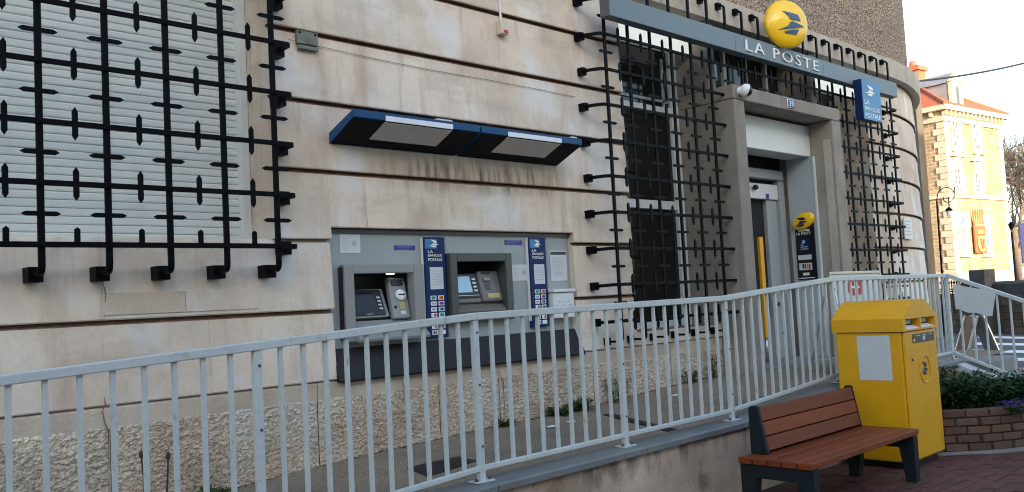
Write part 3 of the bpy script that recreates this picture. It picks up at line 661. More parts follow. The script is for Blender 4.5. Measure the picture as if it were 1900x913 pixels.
# small fittings on the stone
q0, q1 = PY(551, 62, 5.49), PY(590, 88, 5.49); zc = (q0.z+q1.z)/2+.005
pt = thing('metal_plate', 'greenish screwed metal plate on the stone by the window grille', 'plate', (q0.x, 5.51, zc-.06))
box('plate', M_plate, pt, q0.x, q1.x, 5.488, 5.515, zc-.035, zc+.06, bevel=.002); box('strip', M_plate, pt, q0.x+.01, q1.x+.005, 5.485, 5.515, zc-.072, zc-.045, bevel=.002)
box('latch', M_brn, pt, (q0.x+q1.x)/2-.005, (q0.x+q1.x)/2+.02, 5.482, 5.49, zc-.03, zc+.02)
for x in (q0.x+.02, q1.x-.02): inst('screw', RIV, (x, 5.487, zc+.045), pt)
q = PY(936, 50, 5.46); ab = thing('alarm_box', 'small ivory box at the end of a white conduit high on the facade', 'junction box', q)
box('casing', M_box, ab, q.x-.045, q.x+.045, 5.45, 5.52, q.z-.065, q.z+.055, bevel=.008); box('indicator', M_red, ab, q.x-.02, q.x+.03, 5.446, 5.451, q.z-.055, q.z-.03)
MB().tube([(q.x-.01, 5.49, q.z+.05), (q.x-.02, 5.492, q.z+.35), (q.x-.02, 5.36, 4.6)], .011, 8).build('conduit', M_white, ab)
wr = MB(); pts = [PY(x, y, 5.512) for x, y in ((535, 73), (552, 77), (592, 86), (700, 110), (800, 130), (900, 147), (1000, 166), (1068, 180))]; wr.tube([V((p.x, 5.512, p.z)) for p in pts], .0022, 5)
tag(wr.build('wall_wire', M_brn), 'thin dark wire clipped along the stone above the canopies', 'wire')
q = PY(1681, 424, 5.5); s_ = XC+.55
nb = thing('wall_notice', 'white notice board fixed to the rounded corner beside the grille', 'notice', fpos(s_, 5.5, 1.9))
st = [fpos(s_-.17, 5.47, 0), fpos(s_+.17, 5.47, 0)]; u = (st[1]-st[0]).normalized(); n_ = V((u.y, -u.x, 0)); c = fpos(s_, 5.485, q.z)
def ob(name, m, parent, c, u, n_, a0, a1, d0, d1, z0, z1, bevel=0):
    P = lambda a, d, z: c+u*a+n_*d+V((0, 0, z)); return MB().hexa([P(a0, d1, z0), P(a1, d1, z0), P(a1, d0, z0), P(a0, d0, z0), P(a0, d1, z1), P(a1, d1, z1), P(a1, d0, z1), P(a0, d0, z1)]).build(name, m, parent, bevel)
ob('board', M_white, nb, c, u, n_, -.17, .17, 0, .02, -.16, .16, .003)
for k in range(5): ob('printed_line', M_inkl, nb, c, u, n_, -.13, .10-.03*(k % 2), .0205, .022, .10-.05*k, .115-.05*k)
# ================================================================ cash machines
YA = 5.575
CS = thing('cash_machine_surround', 'grey metal panelling set into the stone around both cash machines', 'wall panel', (4.78, 5.58, 1.07))
zt, zb_ = 2.157, 1.285
cx = [AL+.002, PY(787, 540, YA).x, PY(830, 540, YA).x, PY(985, 540, YA).x, PY(1018, 540, YA).x, AR-.002]
r1 = rect_on(638, 490, 786, 630, 5.53); r2 = rect_on(833, 470, 948, 596, 5.53)
for i, (a, b) in enumerate(zip(cx[:-1], cx[1:])):
    a += .0015; b -= .0015; mb = MB()
    if i in (0, 2):
        h0, h1, h2, h3 = (r1, r2)[i//2]; h0 += .03; h1 -= .03; h2 += .03; h3 -= .03; o = [(a, YA, zb_), (b, YA, zb_), (b, YA, zt), (a, YA, zt)]; n_ = [(h0, YA, h2), (h1, YA, h2), (h1, YA, h3), (h0, YA, h3)]
        sh_ = lambda L: [(x, y+.03, z) for x, y, z in L]
        mb.add(o+n_+sh_(o)+sh_(n_), [(k, (k+1) % 4, 4+(k+1) % 4, 4+k) for k in range(4)]+[(8+k, 12+k, 12+(k+1) % 4, 8+(k+1) % 4) for k in range(4)]+[(k, 8+k, 8+(k+1) % 4, (k+1) % 4) for k in range(4)]+[(4+k, 4+(k+1) % 4, 12+(k+1) % 4, 12+k) for k in range(4)])
    else: mb.box(a, b, YA, YA+.03, zb_, zt)
    mb.build('panel', M_panel, CS)
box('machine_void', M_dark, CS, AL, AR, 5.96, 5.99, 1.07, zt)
box('top_rail', M_atmd, CS, AL+.002, AR-.002, YA-.02, YA-.001, zt-.03, zt-.002)
yb_ = 5.455
mb = MB(); mb.prism([(AL-.004, YA-.0, zb_), (AL-.004, YA-.0, 1.075), (AL-.004, yb_+.01, 1.045), (AL-.004, yb_, 1.06), (AL-.004, YA-.02, zb_)], (AR-AL+.03, 0, 0)); mb.build('sloping_skirt', M_skirt, CS, bevel=.004)
def bezel(parent, m, r, y0, y1, wl, wr, wt, wb):
    X0, X1, Z0, Z1 = r; mb = MB()
    mb.box(X0, X0+wl, y0, y1, Z0, Z1).box(X1-wr, X1, y0, y1, Z0, Z1).box(X0+wl, X1-wr, y0, y1, Z1-wt, Z1).box(X0+wl, X1-wr, y0, y1, Z0, Z0+wb)
    return mb.build('bezel', m, parent, bevel=.006)
# --- first machine
r1 = rect_on(638, 490, 786, 630, 5.53); X0, X1, Z0, Z1 = r1
C1 = thing('cash_machine', 'light grey cash machine with black screen and round white card reader', 'cash machine', ((X0+X1)/2, 5.55, Z0), 'cash machines under the canopies')
bezel(C1, M_atm, r1, 5.51, 5.60, .085, .10, .07, .05)
box('side_vent', M_blk, C1, X0-.012, X0-.001, 5.53, 5.575, Z0+.02, Z1-.02)
xi0, xi1, zi0, zi1 = X0+.085, X1-.10, Z0+.05, Z1-.07
mb = MB(); mb.box(xi0-.02, X1-.02, 5.93, 5.95, zi0, zi1+.02).box(xi0-.02, xi0-.004, 5.601, 5.93, zi0, zi1+.02).box(X1-.02, X1, 5.601, 5.93, zi0, zi1+.02).box(xi0-.02, X1, 5.601, 5.93, zi1+.004, zi1+.02); mb.build('recess', M_atmd, C1)
# sloping console: screen side and card reader side
def tilt(mb, xa, xb, t0, t1, d0, d1, y0, z0, y1, z1, mi=0):
    a = V((0, y0, z0)); e = V((0, y1-y0, z1-z0)); n = V((0, -(z1-z0), (y1-y0))).normalized()
    P = lambda x, t, d: V((x, 0, 0))+a+e*t+n*d
    return mb.hexa([P(xa, t0, d1), P(xb, t0, d1), P(xb, t0, d0), P(xa, t0, d0), P(xa, t1, d1), P(xb, t1, d1), P(xb, t1, d0), P(xa, t1, d0)], mi)
sx = xi0+.66*(xi1-xi0); T = (5.585, zi0+.12, 5.68, zi1-.11)
tilt(MB(), xi0-.01, sx, 0, 1, -.05, 0, *T).build('console', M_atm, C1, bevel=.008)
tilt(MB(), xi0+.0, sx-.035, .06, .95, .001, .012, *T).build('screen_frame', M_blk, C1, bevel=.004)
tilt(MB(), xi0+.07, sx-.10, .16, .86, .0125, .014, *T).build('screen', M_scr, C1)
for sde in (xi0+.035, sx-.075):
    for k in range(4): tilt(MB(), sde-.017, sde+.017, .22+.13*k, .30+.13*k, .0125, .024, *T).build('function_key', M_stl, C1, bevel=.006)
tilt(MB(), (xi0+sx)/2-.03, (xi0+sx)/2+.02, .085, .10, .0125, .014, *T).build('maker_mark', M_wht, C1)
T2 = (5.55, zi0+.10, 5.62, zi1-.03); cxa, cxb = sx+.01, xi1-.01
tilt(MB(), cxa, cxb, 0, 1, -.05, .0, *T2).build('reader_column', M_atm, C1, bevel=.012)
tilt(MB(), cxa+.03, cxb-.03, .80, .93, .001, .006, *T2).build('receipt_slot', M_blk, C1, bevel=.004)
e = V((0, T2[2]-T2[0], T2[3]-T2[1])); n = V((0, -e.z, e.y)).normalized(); cc = V(((cxa+cxb)/2+.01, T2[0], T2[1]))+e*.56
MB().lathe(cc, n, [(.046, 0), (.046, .012), (.040, .022), (.02, .025)], 28).build('card_reader', M_wht, C1, smooth=True)
tilt(MB(), cc.x-.033, cc.x+.033, .545, .58, .0245, .027, *T2).build('card_slot', M_blk, C1)
tilt(MB(), cc.x-.02, cc.x+.028, .22, .42, .001, .003, *T2).build('yellow_label', M_gold, C1); tilt(MB(), cc.x-.02, cc.x+.028, .10, .18, .001, .003, *T2).build('label', M_paper, C1)
MB().lathe(V((cc.x-.06, T2[0], T2[1]))+e*.28, n, [(.012, 0), (.012, .006), (.006, .008)], 12).build('jack_socket', M_blk, C1)
MB().lathe(V((cc.x-.03, 5.66, zi1+.003)), (0, 0, -1), [(.035, 0), (.03, .006), (.01, .008)], 16).build('reading_light', M_lamp, C1)
mb = MB(); mb.prism([(xi0-.02, 5.60, zi0+.10), (xi0-.02, 5.60, zi0-.03), (xi0-.02, 5.44, zi0-.06), (xi0-.02, 5.43, zi0-.03), (xi0-.02, 5.47, zi0+.0)], (X1-xi0-.0, 0, 0)); mb.build('keypad_shelf', M_atm, C1, bevel=.008)
box('yellow_strip', M_gold, C1, xi0+.0, sx-.06, 5.594, 5.5985, zi0+.035, zi0+.085)
for i in range(4):
    for j in range(3): box('keypad_key', M_stl, C1, xi0+.20+.035*i, xi0+.225+.035*i, 5.50+.022*j, 5.515+.022*j, zi0-.02+.013*j, zi0+.012+.015*j)
# --- second machine
r2 = rect_on(833, 470, 948, 596, 5.53); X0, X1, Z0, Z1 = r2
C2 = thing('cash_machine', 'dark framed cash machine with pale blue lit screen', 'cash machine', ((X0+X1)/2, 5.55, Z0), 'cash machines under the canopies')
bezel(C2, M_atmd, r2, 5.50, 5.60, .075, .075, .07, .07)
xi0, xi1, zi0, zi1 = X0+.075, X1-.075, Z0+.07, Z1-.07
mb = MB(); mb.box(xi0-.02, xi1+.02, 5.93, 5.95, zi0, zi1+.02).box(xi0-.02, xi0-.004, 5.601, 5.93, zi0, zi1+.02).box(xi1+.004, xi1+.02, 5.601, 5.93, zi0, zi1+.02).box(xi0-.02, xi1, 5.601, 5.93, zi1+.004, zi1+.02); mb.build('recess', M_atmd, C2)
T = (5.56, zi0+.09, 5.63, zi1-.09); sx = xi0+.56*(xi1-xi0)
tilt(MB(), xi0-.003, sx, -.02, 1, -.1, 0, *T).build('console', M_brn, C2, bevel=.012); tilt(MB(), sx+.003, xi1+.002, -.02, 1.06, -.1, .02, *T).build('reader_column', M_brn, C2, bevel=.018)
tilt(MB(), xi0+.0, sx-.015, .24, .97, .001, .008, *T).build('screen_frame', M_blk, C2, bevel=.004); tilt(MB(), xi0+.015, sx-.085, .33, .88, .0085, .010, *T).build('screen', M_scrb, C2)
for k in range(4): tilt(MB(), sx-.07, sx-.03, .34+.13*k, .42+.13*k, .0085, .016, *T).build('function_key', M_stl, C2, bevel=.005)
tilt(MB(), xi0+.0, sx-.02, .14, .21, .001, .012, *T).build('dispenser_slot', M_blk, C2, bevel=.003); tilt(MB(), xi0, sx-.02, .215, .232, .001, .010, *T).build('trim_strip', M_stl, C2)
tilt(MB(), sx+.05, xi1-.09, .93, 1.0, .021, .028, *T).build('card_slot', M_blk, C2, bevel=.003); tilt(MB(), sx+.05, xi1-.12, .68, .80, .021, .036, *T).build('reader_flap', M_atm, C2, bevel=.005); tilt(MB(), sx+.055, xi1-.125, .38, .66, .021, .025, *T).build('receipt_panel', M_atmd, C2, bevel=.003)
tilt(MB(), sx+.06, xi1-.04, .10, .25, .021, .024, *T).build('yellow_label', M_gold, C2)
mb = MB(); mb.prism([(xi0, 5.615, zi0+.10), (xi0, 5.615, zi0), (xi0, 5.52, zi0-.01), (xi0, 5.51, zi0+.02)], (xi1-xi0, 0, 0)); mb.build('keypad_shelf', M_brn, C2, bevel=.006)
# --- blue bank columns with their rows of card stickers
CARD = [[('g', 't'), ('o', 'r')], [('v',), ('p', 'b')], [('v',), ('t', 'b')], [('w', 'r'), ('t', 'g')], [('b',), ('r', 'b')], [('w', 'k'), ('w', 'r')], [('p', 't'), ('w',)]]
CM = dict(g=M_grn, t=M_teal, o=M_org, r=M_red, v=M_visa, p=M_pnk, b=M_cblue, w=M_wht, k=M_ink)
for i, (xa, ya, xb, yb, lb) in enumerate(((790, 440, 829, 627, 'blue bank column with card stickers between the two cash machines'), (985, 441, 1016, 607, 'blue bank column with card stickers beside the white drop box'))):
    yc = 5.535; X0, X1, Z0, Z1 = rect_on(xa, ya, xb, yb, yc); w_ = X1-X0; h_ = Z1-Z0
    bc = thing('bank_column', lb, 'sign', ((X0+X1)/2, 5.55, Z0), 'blue bank columns')
    box('column_panel', M_navy, bc, X0, X1, yc, YA-.001, Z0, Z1, bevel=.005); box('side_trim', M_wht, bc, X0-.006, X0-.001, yc+.012, YA-.002, Z0+.06, Z1-.0)
    box('logo_field', M_cyan, bc, X0+.05*w_, X0+.6*w_, yc-.002, yc-.0005, Z1-.115*h_, Z1-.02*h_)
    bird((X0+.30*w_, yc-.003, Z1-.10*h_), (.42*w_, 0, 0), (0, 0, .075*h_), M_wht, bc, .002)
    for k, (s, ww) in enumerate((('LA', .24), ('BANQUE', .66), ('POSTALE', .66))): text('lettering', s, (X0+.17*w_, yc-.001, Z1-(.160+.040*k)*h_), (ww*w_, 0, 0), (0, 0, .030*h_), M_wht, bc, .002, bold=.002)
    nt_ = box('tariff_sheet', M_paper, bc, X0+.22*w_, X0+.84*w_, yc-.003, yc-.0008, Z1-.52*h_, Z1-.30*h_)
    for k in range(6): box('printed_line', M_inkl, nt_, X0+(.30 if k % 2 else .42)*w_, X0+.78*w_, yc-.0045, yc-.0032, Z1-(.345+.026*k)*h_, Z1-(.338+.026*k)*h_)
    for rr, rowc in enumerate(CARD):
        for cc_, cols_ in enumerate(rowc):
            a = X0+(.20+.36*cc_)*w_; z = Z1-(.625+.057*rr)*h_
            cdg = box('card_sticker', M_wht, bc, a, a+.27*w_, yc-.003, yc-.0008, z, z+.042*h_)
            if cols_[0] == 'v': text('sticker_print', 'VISA', (a+.03*w_, yc-.0032, z+.011*h_), (.21*w_, 0, 0), (0, 0, .02*h_), M_visa, cdg, .001, bold=.01)
            elif len(cols_) == 2:
                for q_, ch in enumerate(cols_): MB().lathe((a+(.095+.08*q_)*w_, yc-.003, z+.021*h_), (0, -1, 0), [(.062*w_, 0), (.062*w_, .001+.0004*q_)], 14).build('sticker_print', CM[ch], cdg)
            else: box('sticker_print', CM[cols_[0]], cdg, a+.04*w_, a+.23*w_, yc-.0042, yc-.0032, z+.010*h_, z+.032*h_)
# --- notices and the drop box
def notice(name, xa, ya, xb, yb, label, cat, mb_=M_paper, ink=M_ink, lines=4, band=None, Y=YA, pic=None):
    X0, X1, Z0, Z1 = rect_on(xa, ya, xb, yb, Y); w_ = X1-X0; h_ = Z1-Z0; t_ = thing(name, label, cat, ((X0+X1)/2, Y, Z0))
    box('sheet', mb_, t_, X0, X1, Y-.004, Y-.001, Z0, Z1, bevel=.001)
    if band: box('header_band', band, t_, X0+.03*w_, X1-.03*w_, Y-.0055, Y-.0043, Z1-.14*h_, Z1-.04*h_)
    if Z1-Z0 > .1: lines = lines*2; ink = M_inkl
    for k in range(lines): z = Z1-h_*(.22+.62*k/max(1, lines-1)); box('printed_line', ink, t_, X0+.12*w_, X0+w_*((.46 if pic else .86)-.04*(k*7 % 5)), Y-.0052, Y-.0043, z-.008*h_, z+.008*h_)
    if pic: MB().lathe((X0+.7*w_, Y-.0043, Z0+.52*h_), (0, -1, 0), [(.13*w_, 0), (.13*w_, .0012)], 18).build('hand_drawing', M_inkl, t_)
    return t_
notice('notice', 630, 435, 668, 470, 'white keypad safety notice above the light grey cash machine', 'notice', pic=1)
notice('notice', 950, 491, 980, 521, 'white keypad safety notice beside the dark framed cash machine', 'notice', pic=1)
notice('poster', 1021, 465, 1051, 521, 'white poster with dark header above the drop box', 'poster', band=M_blk, lines=6)
for xa, ya, xb, yb, lb in ((731, 455.5, 770, 464, 'small blue sticker above the light grey cash machine'), (936, 446, 968, 454.5, 'small blue sticker above the dark framed cash machine')):
    st_ = notice('sticker', xa, ya, xb, yb, lb, 'sticker', M_cblue, M_wht, 3)
X0, X1, Z0, Z1 = rect_on(1024, 536, 1066, 590, 5.50)
db_ = thing('drop_box', 'pale grey perforated drop box at the end of the machine wall', 'box', ((X0+X1)/2, 5.55, Z0))
box('casing', M_white, db_, X0+.012, X1-.012, 5.49, YA-.002, Z0, Z1-.035, bevel=.008); box('hood', M_white, db_, X0, X1, 5.475, YA-.002, Z1-.03, Z1, bevel=.006)
hm = MB().lathe((0, 0, 0), (0, -1, 0), [(.006, 0), (.006, .0015)], 8).mesh('perforation', M_ink)
for i in range(7):
    for j in range(4):
        if (i+j) % 3: inst('perforation', hm, (lerp(X0+.05, X1-.05, i/6), 5.4895, Z0+.05+.032*j), db_)
# ================================================================ railing along the ramp
RL_ = thing('ramp_railing', 'pale grey metal railing with upright bars along the ramp', 'railing', (5, 3.9, .5), )
posts = [-1.9, -.6, .72, 2.036, 3.405, 4.705, 6.0, 7.78, 9.14, 10.5]
TOPH = .963
ends = [-2, 3.405, 6.0, 7.78, 10.5]
for a, b in zip(ends[:-1], ends[1:]):
    for nm, h, hh, ww in (('top_rail', TOPH-.02, .042, .05), ('bottom_rail', .075, .03, .03)):
        za, zb2 = KZ(a)+h, KZ(b)+h
        MB().hexa([(a, 3.9-ww/2, za-hh/2), (b, 3.9-ww/2, zb2-hh/2), (b, 3.9+ww/2, zb2-hh/2), (a, 3.9+ww/2, za-hh/2), (a, 3.9-ww/2, za+hh/2), (b, 3.9-ww/2, zb2+hh/2), (b, 3.9+ww/2, zb2+hh/2), (a, 3.9+ww/2, za+hh/2)]).build(nm, M_gal, RL_, bevel=.005)
pmh = MB().box(-.02, .02, -.018, .018, 0, 1).mesh('post', M_gal); plm = MB().box(-.065, .065, -.045, .045, 0, .008).mesh('base_plate', M_gal); blm = MB().box(-.0105, .0105, -.009, .009, 0, 1).mesh('baluster', M_gal)
scm = MB().lathe((0, 0, 0), (0, 0, 1), [(.011, 0), (.011, .01), (.007, .016)], 6).mesh('bolt', M_atmd); shm = MB().lathe((0, 0, 0), (0, -1, 0), [(.007, 0), (.007, .004)], 8).mesh('bolt', M_atmd)
for i, x in enumerate(posts):
    o = inst('post', pmh, (x, 3.9, KZ(x)+.002), RL_, scl=(1.6 if i == len(posts)-1 else 1, 1, TOPH-.045)); b_ = o.modifiers.new('bevel', 'BEVEL'); b_.width = .003
    inst('base_plate', plm, (x, 3.9, KZ(x)+.001), RL_)
    for sx_ in (-.05, .05): inst('bolt', scm, (x+sx_, 3.885, KZ(x)+.009), RL_)
    for zz in (.2, .55, .85): inst('bolt', shm, (x+.004, 3.8815, KZ(x)+zz), RL_)
for a, b in zip(posts[:-1], posts[1:]):
    n = round((b-a)/.1295)
    for k in range(1, n): x = lerp(a, b, k/n); inst('baluster', blm, (x, 3.9, KZ(x)+.085), RL_, scl=(1, 1, TOPH-.12))
# ================================================================ stairs at the end of the ramp
sta = thing('entrance_stairs', 'short flight of grey steps at the far end of the ramp', 'stairs', (11, 3.2, 0))
for k in range(4): box('step', M_kerb, sta, 10.53, 11.4, 2.34+.39*k, 3.9, -.02+.164*k, -.02+.164*(k+1)-.002, bevel=.01)
mb = MB(); mb.hexa([(10.30, 3.87, .57), (10.52, 3.87, .57), (10.52, 2.25, -.03), (10.30, 2.25, -.03), (10.30, 3.87, .665), (10.52, 3.87, .665), (10.52, 2.25, -.01), (10.30, 2.25, -.01)]); mb.build('sloping_edge', M_kwht, sta, bevel=.01)
mb = MB(); mb.prism([(10.32, 3.81, -.02), (10.32, 3.81, .56), (10.32, 2.3, -.02)], (.18, 0, 0)); mb.build('cheek_wall', M_ret, sta)
SR = thing('stair_railing', 'pale grey railing sloping down beside the stairs past the planter', 'railing', (10.5, 3.2, .1))
def SZ(y): return .655+(y-3.9)*.42
for nm, h, hh, ww in (('top_rail', .953, .045, .05), ('bottom_rail', .09, .035, .03)):
    a, b = 3.875, 2.3
    MB().hexa([(10.5-ww/2, b, SZ(b)+h-hh/2), (10.5+ww/2, b, SZ(b)+h-hh/2), (10.5+ww/2, a, SZ(a)+h-hh/2), (10.5-ww/2, a, SZ(a)+h-hh/2), (10.5-ww/2, b, SZ(b)+h+hh/2), (10.5+ww/2, b, SZ(b)+h+hh/2), (10.5+ww/2, a, SZ(a)+h+hh/2), (10.5-ww/2, a, SZ(a)+h+hh/2)]).build(nm, M_gal, SR, bevel=.005)
for k in range(1, 12): y = 3.9-.128*k; inst('baluster', blm, (10.5, y, SZ(y)+.1), SR, scl=(1, 1, .84))
inst('post', pmh, (10.5, 2.32, SZ(2.32)), SR, scl=(1, 1, .93))
# paper banner tied inside the stair railing
bn = MB(); vs = []; nx, nz = 14, 6
c0, c1, c2, c3 = PX(1768, 527, 10.46), PX(1848, 540, 10.46), PX(1842, 588, 10.46), PX(1773, 574, 10.46)
for i in range(nx+1):
    for j in range(nz+1):
        u, v = i/nx, j/nz; p = c0.lerp(c1, u).lerp(c3.lerp(c2, u), v); p.x += .006*math.sin(u*9+v*2)+.002*math.sin(u*21+v*5); p.z += -.012*math.sin(u*math.pi)*(1-v)*.5+.008*math.sin(u*14)*v; vs.append(p)
bn.add(vs, [(i*(nz+1)+j, (i+1)*(nz+1)+j, (i+1)*(nz+1)+j+1, i*(nz+1)+j+1) for i in range(nx) for j in range(nz)])
bo = bn.build('paper_banner', M_paper); tag(bo, 'white paper banner tied to the stair railing', 'banner'); so = bo.modifiers.new('thickness', 'SOLIDIFY'); so.thickness = .002
# ================================================================ display board behind the railing
YD = 4.42
X0, X1 = PY(1543, 560, YD).x, PY(1636, 560, YD).x; ZT = PY(1590, 503, YD).z; Z0 = .86
bd = thing('display_board', 'free standing white board with a red cross roundel behind the railing', 'display board', ((X0+X1)/2, YD, .66))
box('sheet', M_white, bd, X0, X1, YD, YD+.012, Z0, ZT-.03); box('top_rail', M_stl, bd, X0-.015, X1+.015, YD-.012, YD+.024, ZT-.03, ZT, bevel=.004)
for x in (X0, X1): MB().tube([(x, YD-.004, .66), (x, YD-.004, ZT-.03)], .014, 8).build('upright', M_stl, bd); MB().tube([(x, YD+.02, ZT-.06), (x+.05, YD+.32, .66)], .010, 8).build('stay', M_stl, bd); MB().tube([(x, YD-.02, ZT-.06), (x-.06, YD-.22, .66)], .010, 8).build('stay', M_stl, bd)
box('base', M_blk, bd, X0+.05, X1-.05, YD-.02, YD+.03, .67, .82, bevel=.01)
a = PY(1572, 518, YD); b = PY(1600, 547, YD); cx_, cz_ = (a.x+b.x)/2, (a.z+b.z)/2; rx, rz = (b.x-a.x)/2, (a.z-b.z)/2
mb = MB().prism([(cx_+rx*c_, YD-.001, cz_+rz*s_) for c_, s_ in ((1, .55), (.6, 1), (-.6, 1), (-1, .55), (-1, -.55), (-.6, -1), (.6, -1), (1, -.55))], (0, -.003, 0)); mb.build('red_roundel', M_red, bd)
mb = MB().box(cx_-rx*.12, cx_+rx*.12, YD-.007, YD-.0042, cz_-rz, cz_+rz).box(cx_-rx*.85, cx_+rx*.6, YD-.0072, YD-.0042, cz_-rz*.12, cz_+rz*.12); mb.build('white_cross', M_wht, bd)
for k in range(4): box('printed_line', M_inkl, bd, X0+.15, X1-.25+.06*(k % 2), YD-.002, YD-.0005, cz_-.25-.11*k, cz_-.225-.11*k)
# ================================================================ brick planter
PLp = [V((8.16, 3.42, 0)), V((8.40, 3.20, 0)), V((8.62, 2.975, 0)), V((8.85, 2.83, 0)), V((9.12, 2.715, 0)), V((9.45, 2.61, 0)), V((9.85, 2.53, 0)), V((10.32, 2.47, 0))]
PT = thing('brick_planter', 'low curved brick planter between the letter box and the stairs', 'planter', (9.2, 2.9, 0))
def along(pl, s):
    for a, b in zip(pl[:-1], pl[1:]):
        d = (b-a).length
        if s <= d: return a+(b-a)*(s/d), (b-a).normalized()
        s -= d
    return pl[-1], (pl[-1]-pl[-2]).normalized()
tot = sum((b-a).length for a, b in zip(PLp[:-1], PLp[1:]))
bme = MB().box(-.098, .098, -.05, .055, 0, .064).mesh('brick', M_brick); PB = .208
for k in range(5):
    s = PB*(.25 if k % 2 else .72)
    while s < tot:
        p, t = along(PLp, s); o = inst('brick', bme, p+V((random.uniform(-.003, .003), random.uniform(-.004, .004), .018+.0745*k)), PT, (0, 0, math.atan2(t.y, t.x)+random.uniform(-.02, .02)), (random.uniform(.96, 1), 1, random.uniform(.96, 1.02))); b_ = o.modifiers.new('bevel', 'BEVEL'); b_.width = .006; s += PB
mb = MB(); st = []
for i in range(26): p, t = along(PLp, tot*i/25); st.append((p, V((t.y, -t.x, 0)), V((0, 0, 1))))
mb.sweep(st, [(-.03, 0), (.036, 0), (.036, .375), (-.03, .375)]); mb.build('mortar_core', M_mort, PT)
mb = MB(); mb.sweep(st, [(.05, -.01), (.13, -.01), (.13, .012), (.05, .018)]); mb.build('edging', M_kerb, PT)
sp = [p for p in PLp]; mb = MB(); top = [V((q.x, q.y, .32)) for q in sp]+[V((10.32, 3.80, .34)), V((8.16, 3.80, .34))]
mb.add(top, [tuple(range(len(top)))]); mb.build('soil', M_soil, PT)
def leafy(mb, base, h, nst, spread, ll, lw, per, mi=(0,), rng=random):
    for s in range(nst):
        a = rng.uniform(0, 2*math.pi); r0 = rng.uniform(0, spread*.5); b0 = base+V((math.cos(a)*r0, math.sin(a)*r0, 0)); lean = V((math.cos(a), math.sin(a), 0))*rng.uniform(.1, .9)*spread
        hh = h*rng.uniform(.55, 1.0); tip = b0+lean+V((0, 0, hh))
        mb.add([b0+V((-.003, 0, 0)), b0+V((.003, 0, 0)), tip], [(0, 1, 2)], 0)
        for k in range(per):
            t = rng.uniform(.12, 1.0)**.75; p = b0.lerp(tip, t)-lean*(t*(1-t))*.5; aa = rng.uniform(0, 2*math.pi); up = rng.uniform(-.15, .75)*(.6+.6*t)
            d = V((math.cos(aa), math.sin(aa), up)).normalized(); l = ll*rng.uniform(.6, 1.15)*(1.1-.35*t); sd_ = d.cross(V((0, 0, 1))).normalized()*lw*rng.uniform(.7, 1.2); dr = V((0, 0, -l*.22))
            mb.add([p-sd_*.3, p+sd_*.3, p+d*l*.5+sd_, p+d*l*.5-sd_, p+d*l+dr], [(0, 1, 2, 3), (3, 2, 4)], rng.choice(mi))
spots = [(8.62, 3.55, .34), (8.75, 3.25, .38), (9.05, 3.55, .40), (9.0, 3.10, .34), (9.35, 3.35, .34), (9.35, 2.98, .30), (9.7, 3.45, .26), (9.75, 3.05, .30), (10.0, 2.80, .26), (10.1, 3.35, .16)]
spl = ['leafy green plant against the ramp behind the letter box', 'leafy green plant nearest the letter box in the planter', 'tallest bushy plant at the back of the planter', 'low plant at the planter front near the letter box', 'bushy plant at the middle of the planter', 'low leafy plant at the planter front behind the bricks', 'bushy plant behind the purple flowers near the ramp', 'pale leafy plant beside the purple flowers', 'leafy plant at the stair end of the planter front', 'small plant tucked under the sloping stair edge']
for (x, y, h), lb in zip(spots, spl):
    pl_ = thing('garden_plant', lb, 'plant', (x, y, .32), 'plants in the brick planter'); mb = MB(); leafy(mb, V((x, y, .32)), h, 36, .24, .115, .0135, 22, (0, 0, 0, 1)); mb.build('foliage', [M_leaf, M_leaf2], pl_)
fp = PZ(1884, 752, .40); fl = thing('flower_clump', 'low clump of purple flowers at the front of the planter', 'flowers', (fp.x, fp.y, .32)); mb = MB(); leafy(mb, V((fp.x, fp.y, .32)), .10, 16, .12, .06, .012, 8, (0, 1)); mb.build('foliage', [M_leaf, M_leaf2], fl)
mb = MB()
for i in range(70):
    a = random.uniform(0, 6.28); r_ = .15*math.sqrt(random.random()); p = V((fp.x+r_*math.cos(a), fp.y+r_*math.sin(a), .40+random.uniform(-.02, .045)))
    for k in range(5):
        b_ = k*1.2566+a; d = V((math.cos(b_), math.sin(b_), .25))*.016; e_ = V((-math.sin(b_), math.cos(b_), 0))*.009; mb.add([p, p+d*.6+e_, p+d, p+d*.6-e_], [(0, 1, 2, 3)])
mb.build('petals', M_purp, fl)['kind'] = 'stuff'
# ================================================================ letter box
mx0, mx1, my0, my1, mz0, mz1 = 7.445, 8.12, 3.14, 3.735, .06, 1.136
MX = thing('letter_box', 'large yellow public letter box standing between bench and planter', 'letter box', ((mx0+mx1)/2, (my0+my1)/2, 0))
box('plinth', M_blk, MX, mx0+.05, mx1-.05, my0+.05, my1-.05, -.01, mz0)
box('body', M_yel, MX, mx0, mx1, my0+.022, my1, mz0, mz1, bevel=.012); box('front_door', M_yel, MX, mx0+.012, mx1-.004, my0, my0+.02, mz0+.02, mz1-.004, bevel=.005)
box('seam', M_brn, MX, mx0+.012, mx1-.012, my0+.03, my1-.02, mz1, mz1+.006)
lx0, lx1, ly0, ly1 = mx0-.018, mx1+.012, my0-.012, my1+.018; zl, zs, zt_ = mz1+.006, 1.25, 1.405; cxm = (lx0+lx1)/2; hw = (lx1-lx0)/2
arc = []; hA = zt_-zs
for i in range(33):
    a = -math.pi/2+math.pi*i/32; u_ = math.sin(a); st_ = 0 if abs(u_) > .70 else (.013 if abs(u_) > .42 else .026); arc.append((cxm+hw*u_, zs+(hA-.026)*(1-abs(u_)**2.1)+st_))
arc[0] = (lx0, zs); arc[-1] = (lx1, zs)
